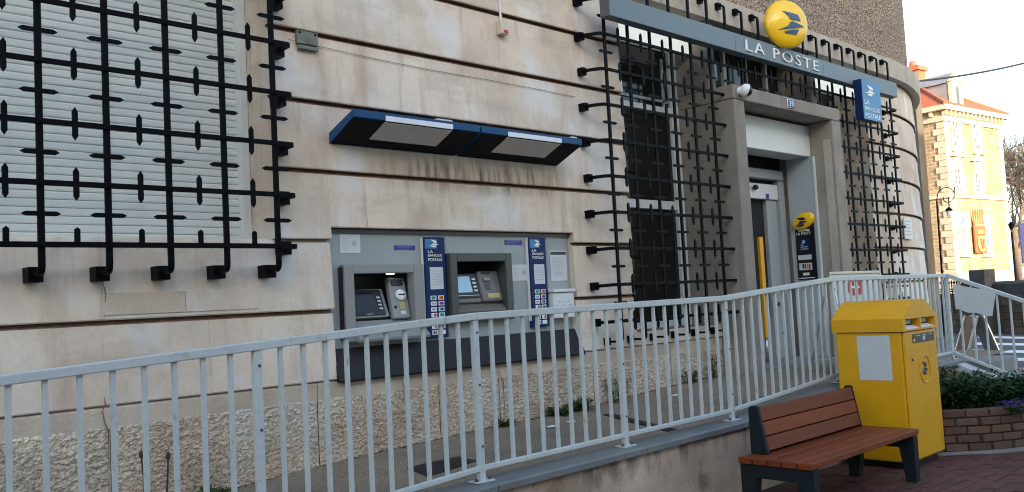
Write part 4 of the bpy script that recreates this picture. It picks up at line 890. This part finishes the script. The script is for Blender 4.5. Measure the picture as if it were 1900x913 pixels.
# lid shell: sides, arch and a front pierced by the two mail slots
sl0, slm, sl1, sz0, sz1 = lx0+.045, cxm, lx1-.045, 1.152, 1.243
mb = MB(); ring = [(lx0, zl)]+arc+[(lx1, zl)]; nR = len(ring)
mb.add([(x, ly0, z) for x, z in ring]+[(x, ly1, z) for x, z in ring], [(i+1, i, nR+i, nR+i+1) for i in range(nR-1)]+[tuple(range(2*nR-1, nR-1, -1)), (nR, 0, nR-1, 2*nR-1)])
fpoly = [(lx0, zs)]+arc[1:-1]+[(lx1, zs)]
mb.add([(x, ly0, z) for x, z in fpoly], [tuple(range(len(fpoly)))])
for a, b, c_, d in ((lx0, lx1, zl, sz0), (lx0, lx1, sz1, zs), (lx0, sl0, sz0, sz1), (slm-.012, slm+.012, sz0, sz1), (sl1, lx1, sz0, sz1)): mb.add([(a, ly0, c_), (b, ly0, c_), (b, ly0, d), (a, ly0, d)], [(0, 1, 2, 3)])
for a, b in ((sl0, slm-.012), (slm+.012, sl1)):
    mb.add([(a, ly0, sz0), (b, ly0, sz0), (b, ly0+.07, sz0+.03), (a, ly0+.07, sz0+.03), (a, ly0, sz1), (b, ly0, sz1), (b, ly0+.07, sz1), (a, ly0+.07, sz1)], [(0, 1, 2, 3), (4, 7, 6, 5), (0, 3, 7, 4), (1, 5, 6, 2)])
mb.build('lid', M_yel, MX)
for a, b in ((sl0, slm-.012), (slm+.012, sl1)):
    box('slot', M_blk, MX, a, b, ly0+.0705, ly0+.075, sz0+.03, sz1)
    mb = MB(); mb.hexa([(a+.01, ly0+.004, sz0+.004), (b-.01, ly0+.004, sz0+.004), (b-.01, ly0+.062, sz0+.029), (a+.01, ly0+.062, sz0+.029), (a+.01, ly0+.003, sz0+.008), (b-.01, ly0+.003, sz0+.008), (b-.01, ly0+.061, sz0+.033), (a+.01, ly0+.061, sz0+.033)]); mb.build('slot_label', M_wht, MX)
    box('hood_label', M_paper, MX, a+.02, b-.02, ly0+.066, ly0+.0695, sz0+.045, sz1-.012)
p0 = PY(1691, 628, my0); p1 = PY(1735, 628, my0)
box('collection_plate', M_atmd, MX, p0.x+.02, p1.x-.03, my0-.005, my0-.0005, 1.035, 1.11, bevel=.002); box('plate_print', M_paper, MX, p0.x+.22, p0.x+.27, my0-.0065, my0-.0052, 1.05, 1.085); box('plate_print', M_paper, MX, p0.x+.03, p0.x+.06, my0-.0065, my0-.0052, 1.045, 1.07)
for k in range(3): box('plate_line', M_inkl, MX, p0.x+.09+.13*k, p0.x+.17+.13*k, my0-.0063, my0-.0052, 1.09, 1.098)
q = PY(1716, 684, my0); mb = MB(); ring = []
for i in range(33): a = 2*math.pi*i/32; ring.append(V((q.x+.105*math.cos(a), my0-.003, q.z+.115*math.sin(a))))
mb.tube(ring, .005, 6, cap=False); mb.build('embossed_ring', M_yel, MX)
bird((q.x-.05, my0-.001, q.z-.045), (.12, 0, 0), (0, 0, .11), M_birdD, MX, .003)
q = PY(1692, 668, my0); MB().lathe((q.x+.01, my0, q.z), (0, -1, 0), [(.012, 0), (.010, .006), (.004, .007)], 12).build('lock', M_blk, MX)
c0, c1, c2, c3 = PX(1589, 624, mx0), PX(1650, 622, mx0), PX(1657, 706, mx0), PX(1596, 705, mx0); e_ = V((-.0015, 0, 0))
nm = MB().prism([V((mx0-.0008, q_.y, q_.z)) for q_ in (c0, c1, c2, c3)], e_).build('pasted_sheet', M_paper, MX)
for k in range(9):
    u0, u1 = .12+.05*(k % 3), .86-.07*(k % 2); v = .1+.085*k; a_, b_ = c0.lerp(c1, u0).lerp(c3.lerp(c2, u0), v), c0.lerp(c1, u1).lerp(c3.lerp(c2, u1), v)
    MB().add([(mx0-.0028, a_.y, a_.z), (mx0-.0028, b_.y, b_.z), (mx0-.0028, b_.y, b_.z-.004), (mx0-.0028, a_.y, a_.z-.004)], [(0, 1, 2, 3)]).build('faded_line', mat('faded_print%d' % k, (.54, .58, .60), .7, var=0) if k == 0 else MATS['faded_print0'], nm)
# ================================================================ bench
bx0, bx1, by0, by1, bz = 5.42, 7.135, 2.945, 3.50, .40
BN = thing('bench', 'wooden slatted bench with dark steel legs beside the yellow letter box', 'bench', ((bx0+bx1)/2, 3.2, 0))
sw = (by1-by0)/5
for k in range(5): box('seat_slat', M_wood, BN, bx0, bx1, by0+sw*k+.004, by0+sw*(k+1)-.004, bz-.042, bz, bevel=.005)
yb0, yt0, zb0, zt0 = 3.365, 3.425, bz+.02, .722
for k in range(3):
    a, b = k/3+.012, (k+1)/3-.012; ya, yb2 = lerp(yb0, yt0, a), lerp(yb0, yt0, b); za, zb2 = lerp(zb0, zt0, a), lerp(zb0, zt0, b)
    MB().hexa([(bx0+.20, ya, za), (bx1-.10, ya, za), (bx1-.10, ya+.035, za), (bx0+.20, ya+.035, za), (bx0+.20, yb2, zb2), (bx1-.10, yb2, zb2), (bx1-.10, yb2+.035, zb2), (bx0+.20, yb2+.035, zb2)]).build('back_slat', M_wood, BN, bevel=.005)
for a, b in ((bx0+.165, bx0+.198), (bx1-.098, bx1-.085)):
    MB().prism([(a, yb0-.005, bz+.002), (a, by1-.005, bz+.002), (a, by1-.005, zt0-.01), (a, by1-.02, zt0+.012), (a, yt0-.004, zt0+.012)], (b-a, 0, 0)).build('back_end_plate', M_anth, BN, bevel=.006)
box('back_panel', M_anth, BN, bx0+.2, bx1-.1, by1-.03, by1-.008, bz+.005, zt0-.02)
for a, b in ((bx0+.02, bx0+.10), (bx1-.11, bx1-.03)):
    op = [(by0+.006, 0), (by0+.085, 0), (by0+.125, .265), (by1-.125, .265), (by1-.085, 0), (by1-.006, 0), (by1-.004, .355), (by0+.004, .355)]
    mb = MB(); f = [(0, 1, 2, 7), (2, 3, 6, 7), (3, 4, 5, 6)]; n = 8; vs = [(a, y, z) for y, z in op]+[(b, y, z) for y, z in op]
    mb.add(vs, [t[::-1] for t in f]+[tuple(i+n for i in t) for t in f]+[(i, (i+1) % n, n+(i+1) % n, n+i) for i in range(n)]); mb.build('leg_frame', M_anth, BN, bevel=.004)
# ================================================================ small things on the ramp
a, b, c_, d = [PZ(x, y, .495) for x, y in ((755, 871), (850, 853), (886, 861), (793, 887))]
dg_ = MB().prism([V((q.x, q.y, FZ(q.x, q.y)-.012)) for q in (a, b, c_, d)], (0, 0, .018)); tag(dg_.build('drain_cover', M_skirt), 'dark metal cover let into the ramp below the cash machines', 'drain cover')
a, b, c_, d = [PZ(x, y, .555) for x, y in ((1118, 770), (1135, 768), (1268, 793), (1250, 796))]
dg_ = MB().prism([V((q.x, q.y, FZ(q.x, q.y)-.012)) for q in (a, b, c_, d)], (0, 0, .018)); tag(dg_.build('drain_channel', M_skirt), 'narrow dark drain channel across the ramp near the grille', 'drain channel')
for x, y, lb in ((1022, 789, 'torn white scrap lying by the wall nearest the machines'), (1058, 781, 'small white scrap on the ramp below the weeds'), (1252, 743, 'white scrap on the ramp under the long grille')):
    q = PZ(x, y, .56); q.z = FZ(q.x, q.y)+.007; mb = MB().prism([q+V((-.05, -.02, 0)), q+V((.03, -.035, 0)), q+V((.055, .02, .004)), q+V((-.02, .03, .002))], (0, 0, .002)); tag(mb.build('paper_scrap', M_wht), lb, 'scrap', 'scraps of paper on the ramp')
for X_, Y_, h, n, sp_, lb in ((6.42, 5.36, .34, 26, .13, 'upright green weed growing at the foot of the wall'), (5.95, 5.40, .12, 40, .16, 'spreading low weed between the tall weed and the scraps'), (5.65, 5.42, .10, 34, .16, 'mossy low weed at the wall foot near the drain'), (5.02, 5.43, .07, 18, .09, 'tiny grass tuft at the wall foot below the machine wall'), (7.62, 5.40, .16, 20, .10, 'small weed at the wall foot under the long grille'), (7.98, 5.38, .26, 16, .07, 'weed in the corner beside the portal'), (2.52, 5.40, .07, 20, .10, 'green tuft at the wall foot under the shuttered window')):
    z_ = FZ(X_, Y_)-.01; wd = thing('weed', lb, 'weed', (X_, Y_, z_), 'weeds at the foot of the wall'); mb = MB(); leafy(mb, V((X_, Y_, z_)), h, n, sp_, .06, .007, 14, (0, 0, 1)); mb.build('foliage', [M_weed, M_moss], wd)
for x, y, x2, lb in ((262, 847, 268, 'dry seed head on a thin stalk, nearer the window edge of frame'), (312, 850, 306, 'dry seed head on a thin stalk, the one leaning toward the machines')):
    q = PY(x, y, 5.25); b = PY(x2, 935, 5.25); st_ = thing('dry_stalk', lb.split(',')[0]+(' leaning away from the machines' if x < 300 else ' leaning toward the machines'), 'dry plant', (b.x, 5.25, WZ(b.x)-.02))
    MB().tube([(b.x, 5.25, WZ(b.x)-.02), b.lerp(q, .5)+V((.006, 0, 0)), q], [.006, .005, .0045], 6).build('stem', M_stem, st_); MB().lathe(q-V((0, 0, .01)), (0, 0, 1), [(.004, 0), (.013, .012), (.012, .028), (.004, .045), (.001, .055)], 10).build('seed_head', M_stem, st_, smooth=True)
    if x > 300: mb = MB(); leafy(mb, V((b.x-.03, 5.27, WZ(b.x)-.02)), .07, 6, .05, .08, .012, 3, (0,)); mb.build('foliage', M_weed, st_)
# dead leaves and grit gathered along the wall foot, under the bench and round the letter box
mb = MB(); rg = random.Random(4)
def flake(x, y, z, s):
    a = rg.uniform(0, 6.28); u = V((math.cos(a), math.sin(a), rg.uniform(-.2, .2)))*s; v = V((-math.sin(a), math.cos(a), rg.uniform(-.2, .3)))*s*.6; c = V((x, y, z+.004)); mb.add([c-u, c-v, c+u, c+v], [(0, 1, 2, 3)], rg.choice((0, 0, 1)))
for i in range(900): x = rg.uniform(.5, 8.3); y = 5.495-abs(rg.gauss(0, .022)); flake(x, y, FZ(x, y)-.002, rg.uniform(.006, .016))
for i in range(260): x = rg.uniform(5.4, 7.4); y = rg.uniform(2.8, 3.78); flake(x, y, 0, rg.uniform(.006, .02))
for i in range(60): x = rg.uniform(7.9, 8.7); y = 3.15-rg.uniform(0, .25); flake(x, y, 0, rg.uniform(.005, .014))
for i in range(160): x = rg.uniform(2.5, 7.8); y = 3.98+abs(rg.gauss(0, .05)); flake(x, y, FZ(x, y)+.001, rg.uniform(.005, .012))
tag(mb.build('leaf_litter', [M_stem, M_soil]), 'dead leaves and grit along the wall foot and under the bench', 'litter', kind='stuff')
# ================================================================ street beyond
def flat(name, pxs, m, z, kind=True):
    P_ = [PZ(x, y, z) for x, y in pxs]; o = MB().add([V((q.x, q.y, z)) for q in P_], [tuple(range(len(P_)))[::-1]]).build(name, m); return struct(o) if kind else o
rd = bpy.data.objects['ground']
for k, (y, t_) in enumerate(((613, 3.2), (624, 3.6), (636, 4.2), (649, 4.8), (663, 5.4))):
    P_ = [PZ(x, yy, -.026) for x, yy in ((1822-6*k, y-.5), (1935, y+1.5), (1935, y+1.5+t_), (1820-6*k, y-.5+t_))]; o = MB().add(P_, [(3, 2, 1, 0)]).build('crossing_stripe', M_paint); o.parent = rd
P_ = [PZ(x, yy, -.024) for x, yy in ((1858, 684), (1930, 680), (1930, 693), (1866, 698))]; struct(MB().add(P_, [(3, 2, 1, 0)]).build('pink_paving', M_pink))
P_ = [PZ(x, yy, -.022) for x, yy in ((1700, 607), (1950, 608), (1950, 614), (1700, 612))]; struct(MB().add(P_, [(3, 2, 1, 0)]).build('far_pavement', M_kerb))
# sandwich board on the street
q = PZ(1812, 676, 0); af = thing('sandwich_board', 'open sandwich board on the pavement seen through the stair railing', 'sandwich board', (q.x, q.y, 0))
ex = RIGHT.copy(); ex.z = 0; ex.normalize(); ey = V((-ex.y, ex.x, 0)); dpt = pix(q)[2]; sc_ = dpt/FPX; Hh = 90*sc_; hw_ = 34*sc_; D_ = .13
for sgn, m in ((-1, M_ply), (1, M_slate)):
    f0 = q+ex*(sgn*hw_); tp = q+ex*(sgn*.02)+V((0, 0, Hh)); vs = [f0-ey*D_*2.1, f0+ey*D_*1.2, tp+ey*D_*1.2, tp-ey*D_*2.1]; e2 = ex*(.03*sgn)
    MB().prism(vs, e2).build('panel', m, af, bevel=.004)
    for k in (0, 1): MB().tube([vs[k]+e2, vs[3-k]+e2], .022, 6).build('edge_rail', M_stl, af)
# stone wall with cap and pier
WLn = [PD(1728, 600, 27.5), PD(1800, 600, 26.2), PD(1960, 600, 23.5)]
for q in WLn: q.z = 0
ztop = PD(1850, 545, 25.5).z; zcap = PD(1850, 522, 25.5).z
SW = thing('stone_garden_wall', 'dark rubble stone wall with a heavy cap across the street', 'wall', WLn[1])
tot = sum((b-a).length for a, b in zip(WLn[:-1], WLn[1:])); rowz = 0.; stm = []
for k in range(4):
    w_ = (.26, .34, .44, .30)[k]; stm.append((w_, MB().box(-w_/2+.008, w_/2-.008, -.06, .1, .008, .19).mesh('stone', M_wallst)))
z = -.03
while z < ztop-.08:
    s = random.uniform(0, .2)
    while s < tot:
        w_, me = random.choice(stm); p, t = along(WLn, s+w_/2); o = inst('stone', me, p+V((0, 0, z))+V((t.y, -t.x, 0))*random.uniform(-.02, .03), SW, (0, random.uniform(-.02, .02), math.atan2(t.y, t.x))); s += w_
    z += .195
mb = MB(); st = []
for i in range(5): p, t = along(WLn, tot*i/4); st.append((p, V((t.y, -t.x, 0)), V((0, 0, 1))))
mb.sweep(st, [(-.3, -.03), (.03, -.03), (.03, ztop), (-.3, ztop)]); mb.build('mortar_core', M_mort, SW)
st2 = [(p, a_, b_) for p, a_, b_ in st]; mb = MB(); st3 = []
s0 = 4.1*.35
for i in range(7): p, t = along(WLn, lerp(1.2, tot, i/6)); st3.append((p, V((t.y, -t.x, 0)), V((0, 0, 1))))
mb.sweep(st3, [(-.36, ztop), (.10, ztop), (.12, zcap-.08), (.0, zcap), (-.26, zcap), (-.38, zcap-.08)]); mb.build('cap', M_capst, SW)
q = PD(1825, 600, 25.4); u = (WLn[2]-WLn[0]).normalized(); zt2 = PD(1825, 500, 25.4).z
ob('pier', M_capst, SW, V((q.x, q.y, 0)), u, V((u.y, -u.x, 0)), -.27, .27, -.3, .12, -.03, zt2, .02)
# iron fence left of the pier
IF = thing('iron_fence', 'thin dark iron fence on the stone wall across the street', 'fence', PD(1775, 600, 27))
pa, pb = PD(1738, 600, 26.9), PD(1812, 600, 25.7); zt3 = PD(1770, 527, 26.3).z
for k in range(16):
    p = pa.lerp(pb, k/15); MB().tube([(p.x, p.y, ztop), (p.x, p.y, zt3)], .016, 5).build('bar', M_iron, IF); MB().lathe((p.x, p.y, zt3), (0, 0, 1), [(.016, 0), (.035, .04), (.004, .12)], 6).build('spear_tip', M_iron, IF)
for z in (ztop+.12, zt3-.15): MB().tube([(pa.x, pa.y, z), (pb.x, pb.y, z)], .018, 5).build('rail', M_iron, IF)
# utility pole and cable
pt_, pb_ = PD(1696.5, 134, 25), PD(1735, 560, 25)
UP_ = thing('utility_pole', 'weathered square utility pole beside the rounded post office corner', 'pole', (pt_.x, pt_.y, -.03))
hw_ = .085; e1 = ex*hw_; e2 = ey*hw_
MB().hexa([V((pt_.x, pt_.y, -.03))+a for a in (-e1*1.25-e2, e1*1.25-e2, e1*1.25+e2, -e1*1.25+e2)]+[V((pt_.x, pt_.y, pt_.z))+a for a in (-e1-e2, e1-e2, e1+e2, -e1+e2)]).build('shaft', M_pole, UP_, bevel=.012)
ca, cb = PD(1700, 151, 24.9), PD(2060, 66, 30); mb = MB(); pts = [ca.lerp(cb, i/20)-V((0, 0, .9*(i/20)*(1-i/20))) for i in range(21)]; mb.tube(pts, .03, 6); tag(mb.build('overhead_cable', M_black), 'dark overhead cable crossing the pale sky', 'cable')
# scrolled street lamp
lq = PD(1757, 372, 24.6); LA = thing('scroll_lamp', 'scrolled iron street lamp hanging in front of the old stone house', 'street lamp', PD(1744, 600, 24.6)); px_m = 24.6/FPX
def LP(x, y): return PD(x, y, 24.6)
MB().tube([(LP(1750, 620).x, LP(1750, 620).y, 0), LP(1748, 510), LP(1738, 372)], [.035, .03, .022], 8).build('post', M_iron, LA)
pts = [LP(1738, 372)]
for i in range(26): a = math.pi*(1.0+i/25*1.95); rr_ = lerp(17, 6, max(0, (i-9)/16)); pts.append(LP(1756+rr_*math.cos(a)-(0), 365+rr_*math.sin(a)))
MB().tube(pts, .013, 6).build('scroll_arm', M_iron, LA); MB().tube([LP(1770, 368), LP(1771, 346)], .014, 5).build('finial', M_iron, LA)
MB().tube([LP(1760, 366), LP(1761, 384)], .014, 5).build('hanger', M_iron, LA); MB().lathe(LP(1761, 391), (0, 0, 1), [(.10, -.0), (.09, .04), (.02, .1)], 12).build('lamp_cap', M_iron, LA); MB().lathe(LP(1761, 392), (0, 0, -1), [(.085, 0), (.06, .13), (.02, .14)], 8).build('lamp_glass', M_paper, LA)
# ================================================================ old stone house
e1 = V((math.cos(R(-7)), math.sin(R(-7)), 0)); e2 = V((-e1.y, e1.x, 0)); C0 = PD(1747, 190, 50.); C0.z = 0; ZE = PD(1744, 200, 50).z
OH = thing('old_stone_house', 'tall sunlit stone house with red tiled roof beyond the street', 'house', C0)
Wd, Dp = 6.75, 9.0
def HP(a, d, z): return C0+e1*a+e2*d+V((0, 0, z))
def hbox(name, m, a0, a1, d0, d1, z0, z1, parent=OH, bevel=0):
    return MB().hexa([HP(a0, d0, z0), HP(a1, d0, z0), HP(a1, d1, z0), HP(a0, d1, z0), HP(a0, d0, z1), HP(a1, d0, z1), HP(a1, d1, z1), HP(a0, d1, z1)]).build(name, m, parent, bevel)
hb = hbox('wall', M_fst, 0, Wd, 0, Dp, -.03, ZE)
uvl = hb.data.uv_layers.new(name='UVMap')
for pl in hb.data.polygons:
    for li in pl.loop_indices:
        co = hb.data.vertices[hb.data.loops[li].vertex_index].co; uvl.data[li].uv = ((co.dot(e1)+co.dot(e2)), co.z)
def HR(x, y): return PL(x, y, C0, -e2)     # pixel -> point on the street face
def ha(x, y): return (HR(x, y)-C0).dot(e1)
zq = -.03; k = 0
while zq < ZE-.75:
    h = .36; wl = .62 if k % 2 else .40
    hbox('quoin', M_fq, -.05, .45 if k % 2 else .62, -.05, wl, zq+.012, zq+h-.012); hbox('quoin', M_fq, Wd-(.40 if k % 2 else .55), Wd+.05, -.05, .5, zq+.012, zq+h-.012); zq += h; k += 1
zs = HR(1800, 447).z; zs = PD(1760, 449, 50).z
zstr = PL(1745, 362, C0, -e2).z
hbox('string_course', M_fq, -.10, Wd+.10, -.10, .0, zstr-.1, zstr+.1); hbox('string_course', M_fq, -.10, -.001, 0, Dp, zstr-.1, zstr+.1)
hbox('cornice', M_fq, -.38, Wd+.38, -.38, Dp+.3, ZE-.16, ZE+.12); hbox('frieze', M_fq, -.1, Wd+.1, -.1, Dp+.1, ZE-.75, ZE-.45)
hbox('plinth', M_fq, -.12, Wd+.12, -.12, Dp, -.03, PL(1765, 505, C0, -e2).z)
for i in range(15): a = -.1+i*(Wd+.1)/14.5; hbox('bracket', M_fq, a, a+.14, -.30, -.001, ZE-.44, ZE-.161)
for i in range(6): d = .5+i*.8; hbox('bracket', M_fq, -.30, -.001, d, d+.14, ZE-.44, ZE-.161)
def hwin(x0, y0, x1, y1, ped=False):
    a0, a1 = ha(x0, (y0+y1)/2), ha(x1, (y0+y1)/2); am = (a0+a1)/2; z1, z0 = HR((x0+x1)/2, y0).z, HR((x0+x1)/2, y1).z
    wd_ = hbox('window_surround', M_fq, a0-.28, a0, -.09, .0, z0-.15, z1+.3); hbox('window_surround', M_fq, a1, a1+.28, -.09, .0, z0-.15, z1+.3); hbox('window_head', M_fq, a0-.0, a1, -.088, 0, z1, z1+.32); hbox('sill', M_fq, a0-.32, a1+.32, -.16, 0, z0-.28, z0-.152)
    w2 = hbox('window', M_fwin, a0, a1, -.012, -.004, z0-.15, z1); n = 4
    for i in range(n): zz = lerp(z0, z1, i/n); hbox('glazing_bar', M_white, a0, a1, -.04, -.013, zz-.05, zz+.05, w2)
    for aa in (a0, am-.05, a1-.1): hbox('glazing_bar', M_white, aa, aa+.1, -.042, -.0135, z0-.15, z1, w2)
    if ped:
        P_ = [HP(a0-.4, -.2, z1+.75), HP(a1+.4, -.2, z1+.75), HP(am, -.2, z1+1.25)]; MB().prism(P_, e2*.2).build('pediment', M_fq, OH); hbox('carved_panel', M_fq, a0-.1, a1+.1, -.13, 0, z1+.32, z1+.72)
for y0, y1, ped in ((226, 272, 0), (316, 352, 1)): hwin(1769-2+(y0-226)*.04, y0, 1778+(y0-226)*.05, y1, ped); hwin(1806+(y0-226)*.03, y0+8, 1816+(y0-226)*.04, y1+6, ped)
hwin(1782, 404, 1792, 468); hwin(1823, 408, 1833, 468)
# emblem panel on the house front
a0, a1 = ha(1803, 445), ha(1823, 445); z1, z0 = HR(1812, 420).z, HR(1812, 470).z; em = thing('emblem_panel', 'terracotta coat of arms panel with a crown on the stone house', 'emblem', HP((a0+a1)/2, -.15, z0))
hbox('panel', M_emb, a0, a1, -.22, -.10, z0, z1, em, .03); am = (a0+a1)/2; w_ = a1-a0; h_ = z1-z0
pl = [(-.38, .62), (.38, .62), (.38, .28), (.25, .08), (0, -.04+.06), (-.25, .08), (-.38, .28)]
MB().prism([HP(am+u*w_, -.225, z0+v*h_) for u, v in pl], -e2*.06).build('shield', M_embl, em, bevel=.02)
mb = MB()
for u, s_ in ((-.14, 1), (.14, -1)): mb.prism([HP(am+(u-.05)*w_, -.29, z0+.52*h_), HP(am+(u+.05)*w_, -.29, z0+.52*h_), HP(am+(u+.05+s_*.12)*w_, -.29, z0+.16*h_), HP(am+(u-.05+s_*.12)*w_, -.29, z0+.16*h_)], -e2*.04)
mb.build('charges', M_emb, em); hbox('inner_crown', M_embl, am-.28*w_, am+.28*w_, -.27, -.221, z0+.70*h_, z0+.86*h_, em)
mb = MB()
for i in range(5): u = -.36+.18*i; mb.prism([HP(am+(u-.07)*w_, -.2, z1+.12), HP(am+(u+.07)*w_, -.2, z1+.12), HP(am+u*w_*1.25, -.2, z1+.95)], e2*.1)
mb.prism([HP(am-.4*w_, -.2, z1), HP(am+.4*w_, -.2, z1), HP(am+.44*w_, -.2, z1+.3), HP(am-.44*w_, -.2, z1+.3)], e2*.1); mb.build('crown_crest', M_embl, em)
# roof, dormer, chimney
zr = ZE+2.6; e_ = .38
rv = [HP(-e_, -e_, ZE+.12), HP(Wd+e_, -e_, ZE+.12), HP(Wd+e_, Dp+e_, ZE+.12), HP(-e_, Dp+e_, ZE+.12), HP(2.9, 3.4, zr), HP(3.3, Dp-3.2, zr)]
rf_ = MB().add(rv, [(0, 1, 4), (1, 2, 5, 4), (2, 3, 5), (3, 0, 4, 5)]).build('roof', M_tile, OH)
for i, j in ((0, 4), (1, 4), (3, 5)): MB().tube([rv[i]+V((0, 0, .04)), rv[j]+V((0, 0, .06))], .10, 6).build('ridge_tiles', M_chim, rf_)
a = ha(1783, 186); zd = ZE+.12
hbox('dormer_cheeks', M_slate, a-.62, a+.55, .35, 2.6, zd, zd+1.55, rf_); hbox('dormer_front', M_fq, a-.66, a+.59, .15, .35, zd, zd+1.62, rf_)
MB().prism([HP(a-.75, .1, zd+1.62), HP(a+.68, .1, zd+1.62), HP(a-.03, .1, zd+2.2)], e2*.25).build('dormer_pediment', M_fq, rf_)
hbox('dormer_window', M_fwin, a-.2, a+.15, .135, .149, zd+.35, zd+1.35, rf_)
MB().prism([HP(a-.78, .36, zd+1.56), HP(a+.70, .36, zd+1.56), HP(a-.03, .36, zd+2.22)], e2*3.2).build('dormer_roof', M_slate, rf_)
q = PD(1697, 160, 54); q0 = C0+e1*((q-C0).dot(e1))+e2*((q-C0).dot(e2)); ac, dc_ = (q-C0).dot(e1), (q-C0).dot(e2)
ztc = PD(1697, 124, 54).z; hbox('chimney', M_chim, ac-.42, ac+.42, dc_-.5, dc_+.5, ZE-.2, ztc, rf_); hbox('chimney_cap', M_chim, ac-.55, ac+.55, dc_-.62, dc_+.62, ztc-.32, ztc-.1, rf_)
MB().lathe(HP(ac, dc_, ztc), (0, 0, 1), [(.22, 0), (.18, .35)], 12).build('chimney_pot', M_chim, rf_)
# ================================================================ bare tree, small house, edge signs
def tree(base, h, seed, label, mr):
    rg = random.Random(seed); t_ = thing('bare_tree', label, 'tree', base); tm = MB(); cm = MB(); cnt = [0]
    def br(p, d, l, r, lev):
        if cnt[0] > 9000: return
        cnt[0] += 1; n = 3 if lev < 3 else 2; pts = [p]; rs = [r]
        for i in range(n): d = (d+V((rg.uniform(-.22, .22), rg.uniform(-.22, .22), rg.uniform(-.06, .16)))*(.8 if lev else .3)).normalized(); p = p+d*l/n; pts.append(p); rs.append(r*(1-.38*(i+1)/n))
        (tm if lev < 2 else cm).tube(pts, rs, 6 if lev < 2 else 3, cap=False)
        if lev >= 6: return
        for k in range(rg.choice((3, 3, 4, 4)) if lev < 5 else 4):
            t = rg.uniform(.35, 1); q = pts[0].lerp(pts[-1], t) if n < 3 else pts[min(n, 1+int(t*n*.99))]
            a = rg.uniform(0, 6.28); sp_ = rg.uniform(.45, .95); o = d.orthogonal().normalized(); o.rotate(Matrix.Rotation(a, 3, d)); br(q, (d+o*sp_).normalized(), l*rg.uniform(.6, .84), max(mr, rs[-1]*rg.uniform(.5, .75)), lev+1)
    br(V(base), V((-.06, .06, 1)), h*.34, h*.026, 0); tm.build('trunk', M_bark, t_, smooth=True); cm.build('crown', M_bark, t_)
b1 = PD(1902, 520, 64); tree((b1.x, b1.y, 0), 15, 8, 'large bare tree at the edge of the street', .016)
b2 = PD(1866, 520, 78); tree((b2.x, b2.y, 0), 14.5, 33, 'slender bare tree just beside the old stone house', .02)
q = PD(1884, 500, 75); sh_ = thing('small_house', 'grey gabled house under the bare trees', 'house', (q.x, q.y, 0)); u = ex; n_ = -ey; zw = PD(1884, 465, 75).z; za_ = PD(1860, 432, 75).z
ob('wall', M_house, sh_, V((q.x, q.y, 0)), u, n_, -1.3, 5, -6, 0, 0, zw)
c = V((q.x, q.y, 0)); MB().prism([c+u*-1.6+n_*.2+V((0, 0, zw)), c+u*5+n_*.2+V((0, 0, zw)), c+u*5+n_*.2+V((0, 0, za_)), c+u*-.6+n_*.2+V((0, 0, za_+.2))], -n_*.3).build('roof', M_hroof, sh_)
for k in range(2): ob('window', M_fwin, sh_, c, u, n_, .2+1.2*k, .8+1.2*k, .01, .03, zw-2.1, zw-1.0)
sq = PD(1893, 452, 21); es = thing('street_sign', 'blue street sign panel on a post at the picture edge', 'sign', (sq.x+.3, sq.y, 0)); zt4, zb4 = PD(1893, 415, 21).z, PD(1893, 489, 21).z
c = V((sq.x, sq.y, 0)); ob('panel', M_bwhite, es, c, ex, -ey, .0, .62, 0, .03, zb4, zt4, .004); MB().tube([c+ex*.3+ey*.04, c+ex*.3+ey*.04+V((0, 0, zt4))], .03, 8).build('post', M_gal, es)
z2, z3 = PD(1890, 495, 21).z, PD(1890, 516, 21).z; ob('small_plate', M_wht, es, c, ex, -ey, -.03, .5, .0, .025, z3, z2, .004)
for k in range(3): ob('printed_line', M_ink, es, c, ex, -ey, .02, .4, .0255, .027, z3+.05+.07*k, z3+.075+.07*k)
lq = PD(1876, 418, 40); ll = thing('lantern_post', 'small lantern on a thin post among the bare branches', 'street lamp', (lq.x, lq.y, 0)); MB().tube([(lq.x, lq.y, 0), (lq.x, lq.y, lq.z-.3)], .05, 6).build('post', M_iron, ll); MB().lathe(lq, (0, 0, 1), [(.06, -.2), (.12, .0), (.14, .03), (.03, .16)], 6).build('lantern', M_iron, ll)
# ================================================================ houses across the square, behind the viewer, whose shade falls on the facade
for i, (a, b, h, lb) in enumerate(((-34, -14, 11.2, 'long rendered house behind the viewer, farthest from the far stone house'), (-14, 1, 11.6, 'tall rendered house directly behind the viewer'), (1, 15, 11.0, 'rendered house behind the viewer, nearest the far stone house'))):
    H = thing('terraced_house', lb, 'house', ((a+b)/2, -12, 0), 'houses behind the viewer'); box('wall', M_opp, H, a, b-.05, -19, -12, -.03, h); box('roof', M_slate, H, a-.1, b+.05, -19.3, -11.7, h, h+.3)
    x = a+1.5
    while x < b-2:
        for z in (1.0, 4.2, 7.2): o = box('window', M_fwin, H, x, x+1.1, -12.02, -11.98, z, z+1.8); box('window_frame', M_white, o, x+.5, x+.6, -11.975, -11.95, z, z+1.8); box('window_sill', M_white, o, x-.1, x+1.2, -11.99, -11.85, z-.12, z-.01)
        x += 2.6
# bottom row of spear points on the shuttered window grille only rises above the bar
for o in G1.children:
    if o.name.startswith('spike') and abs(o.location.z+ORG[G1.name].z-rows_left_last) < .01: o.scale.z = .5; o.location.z += .05
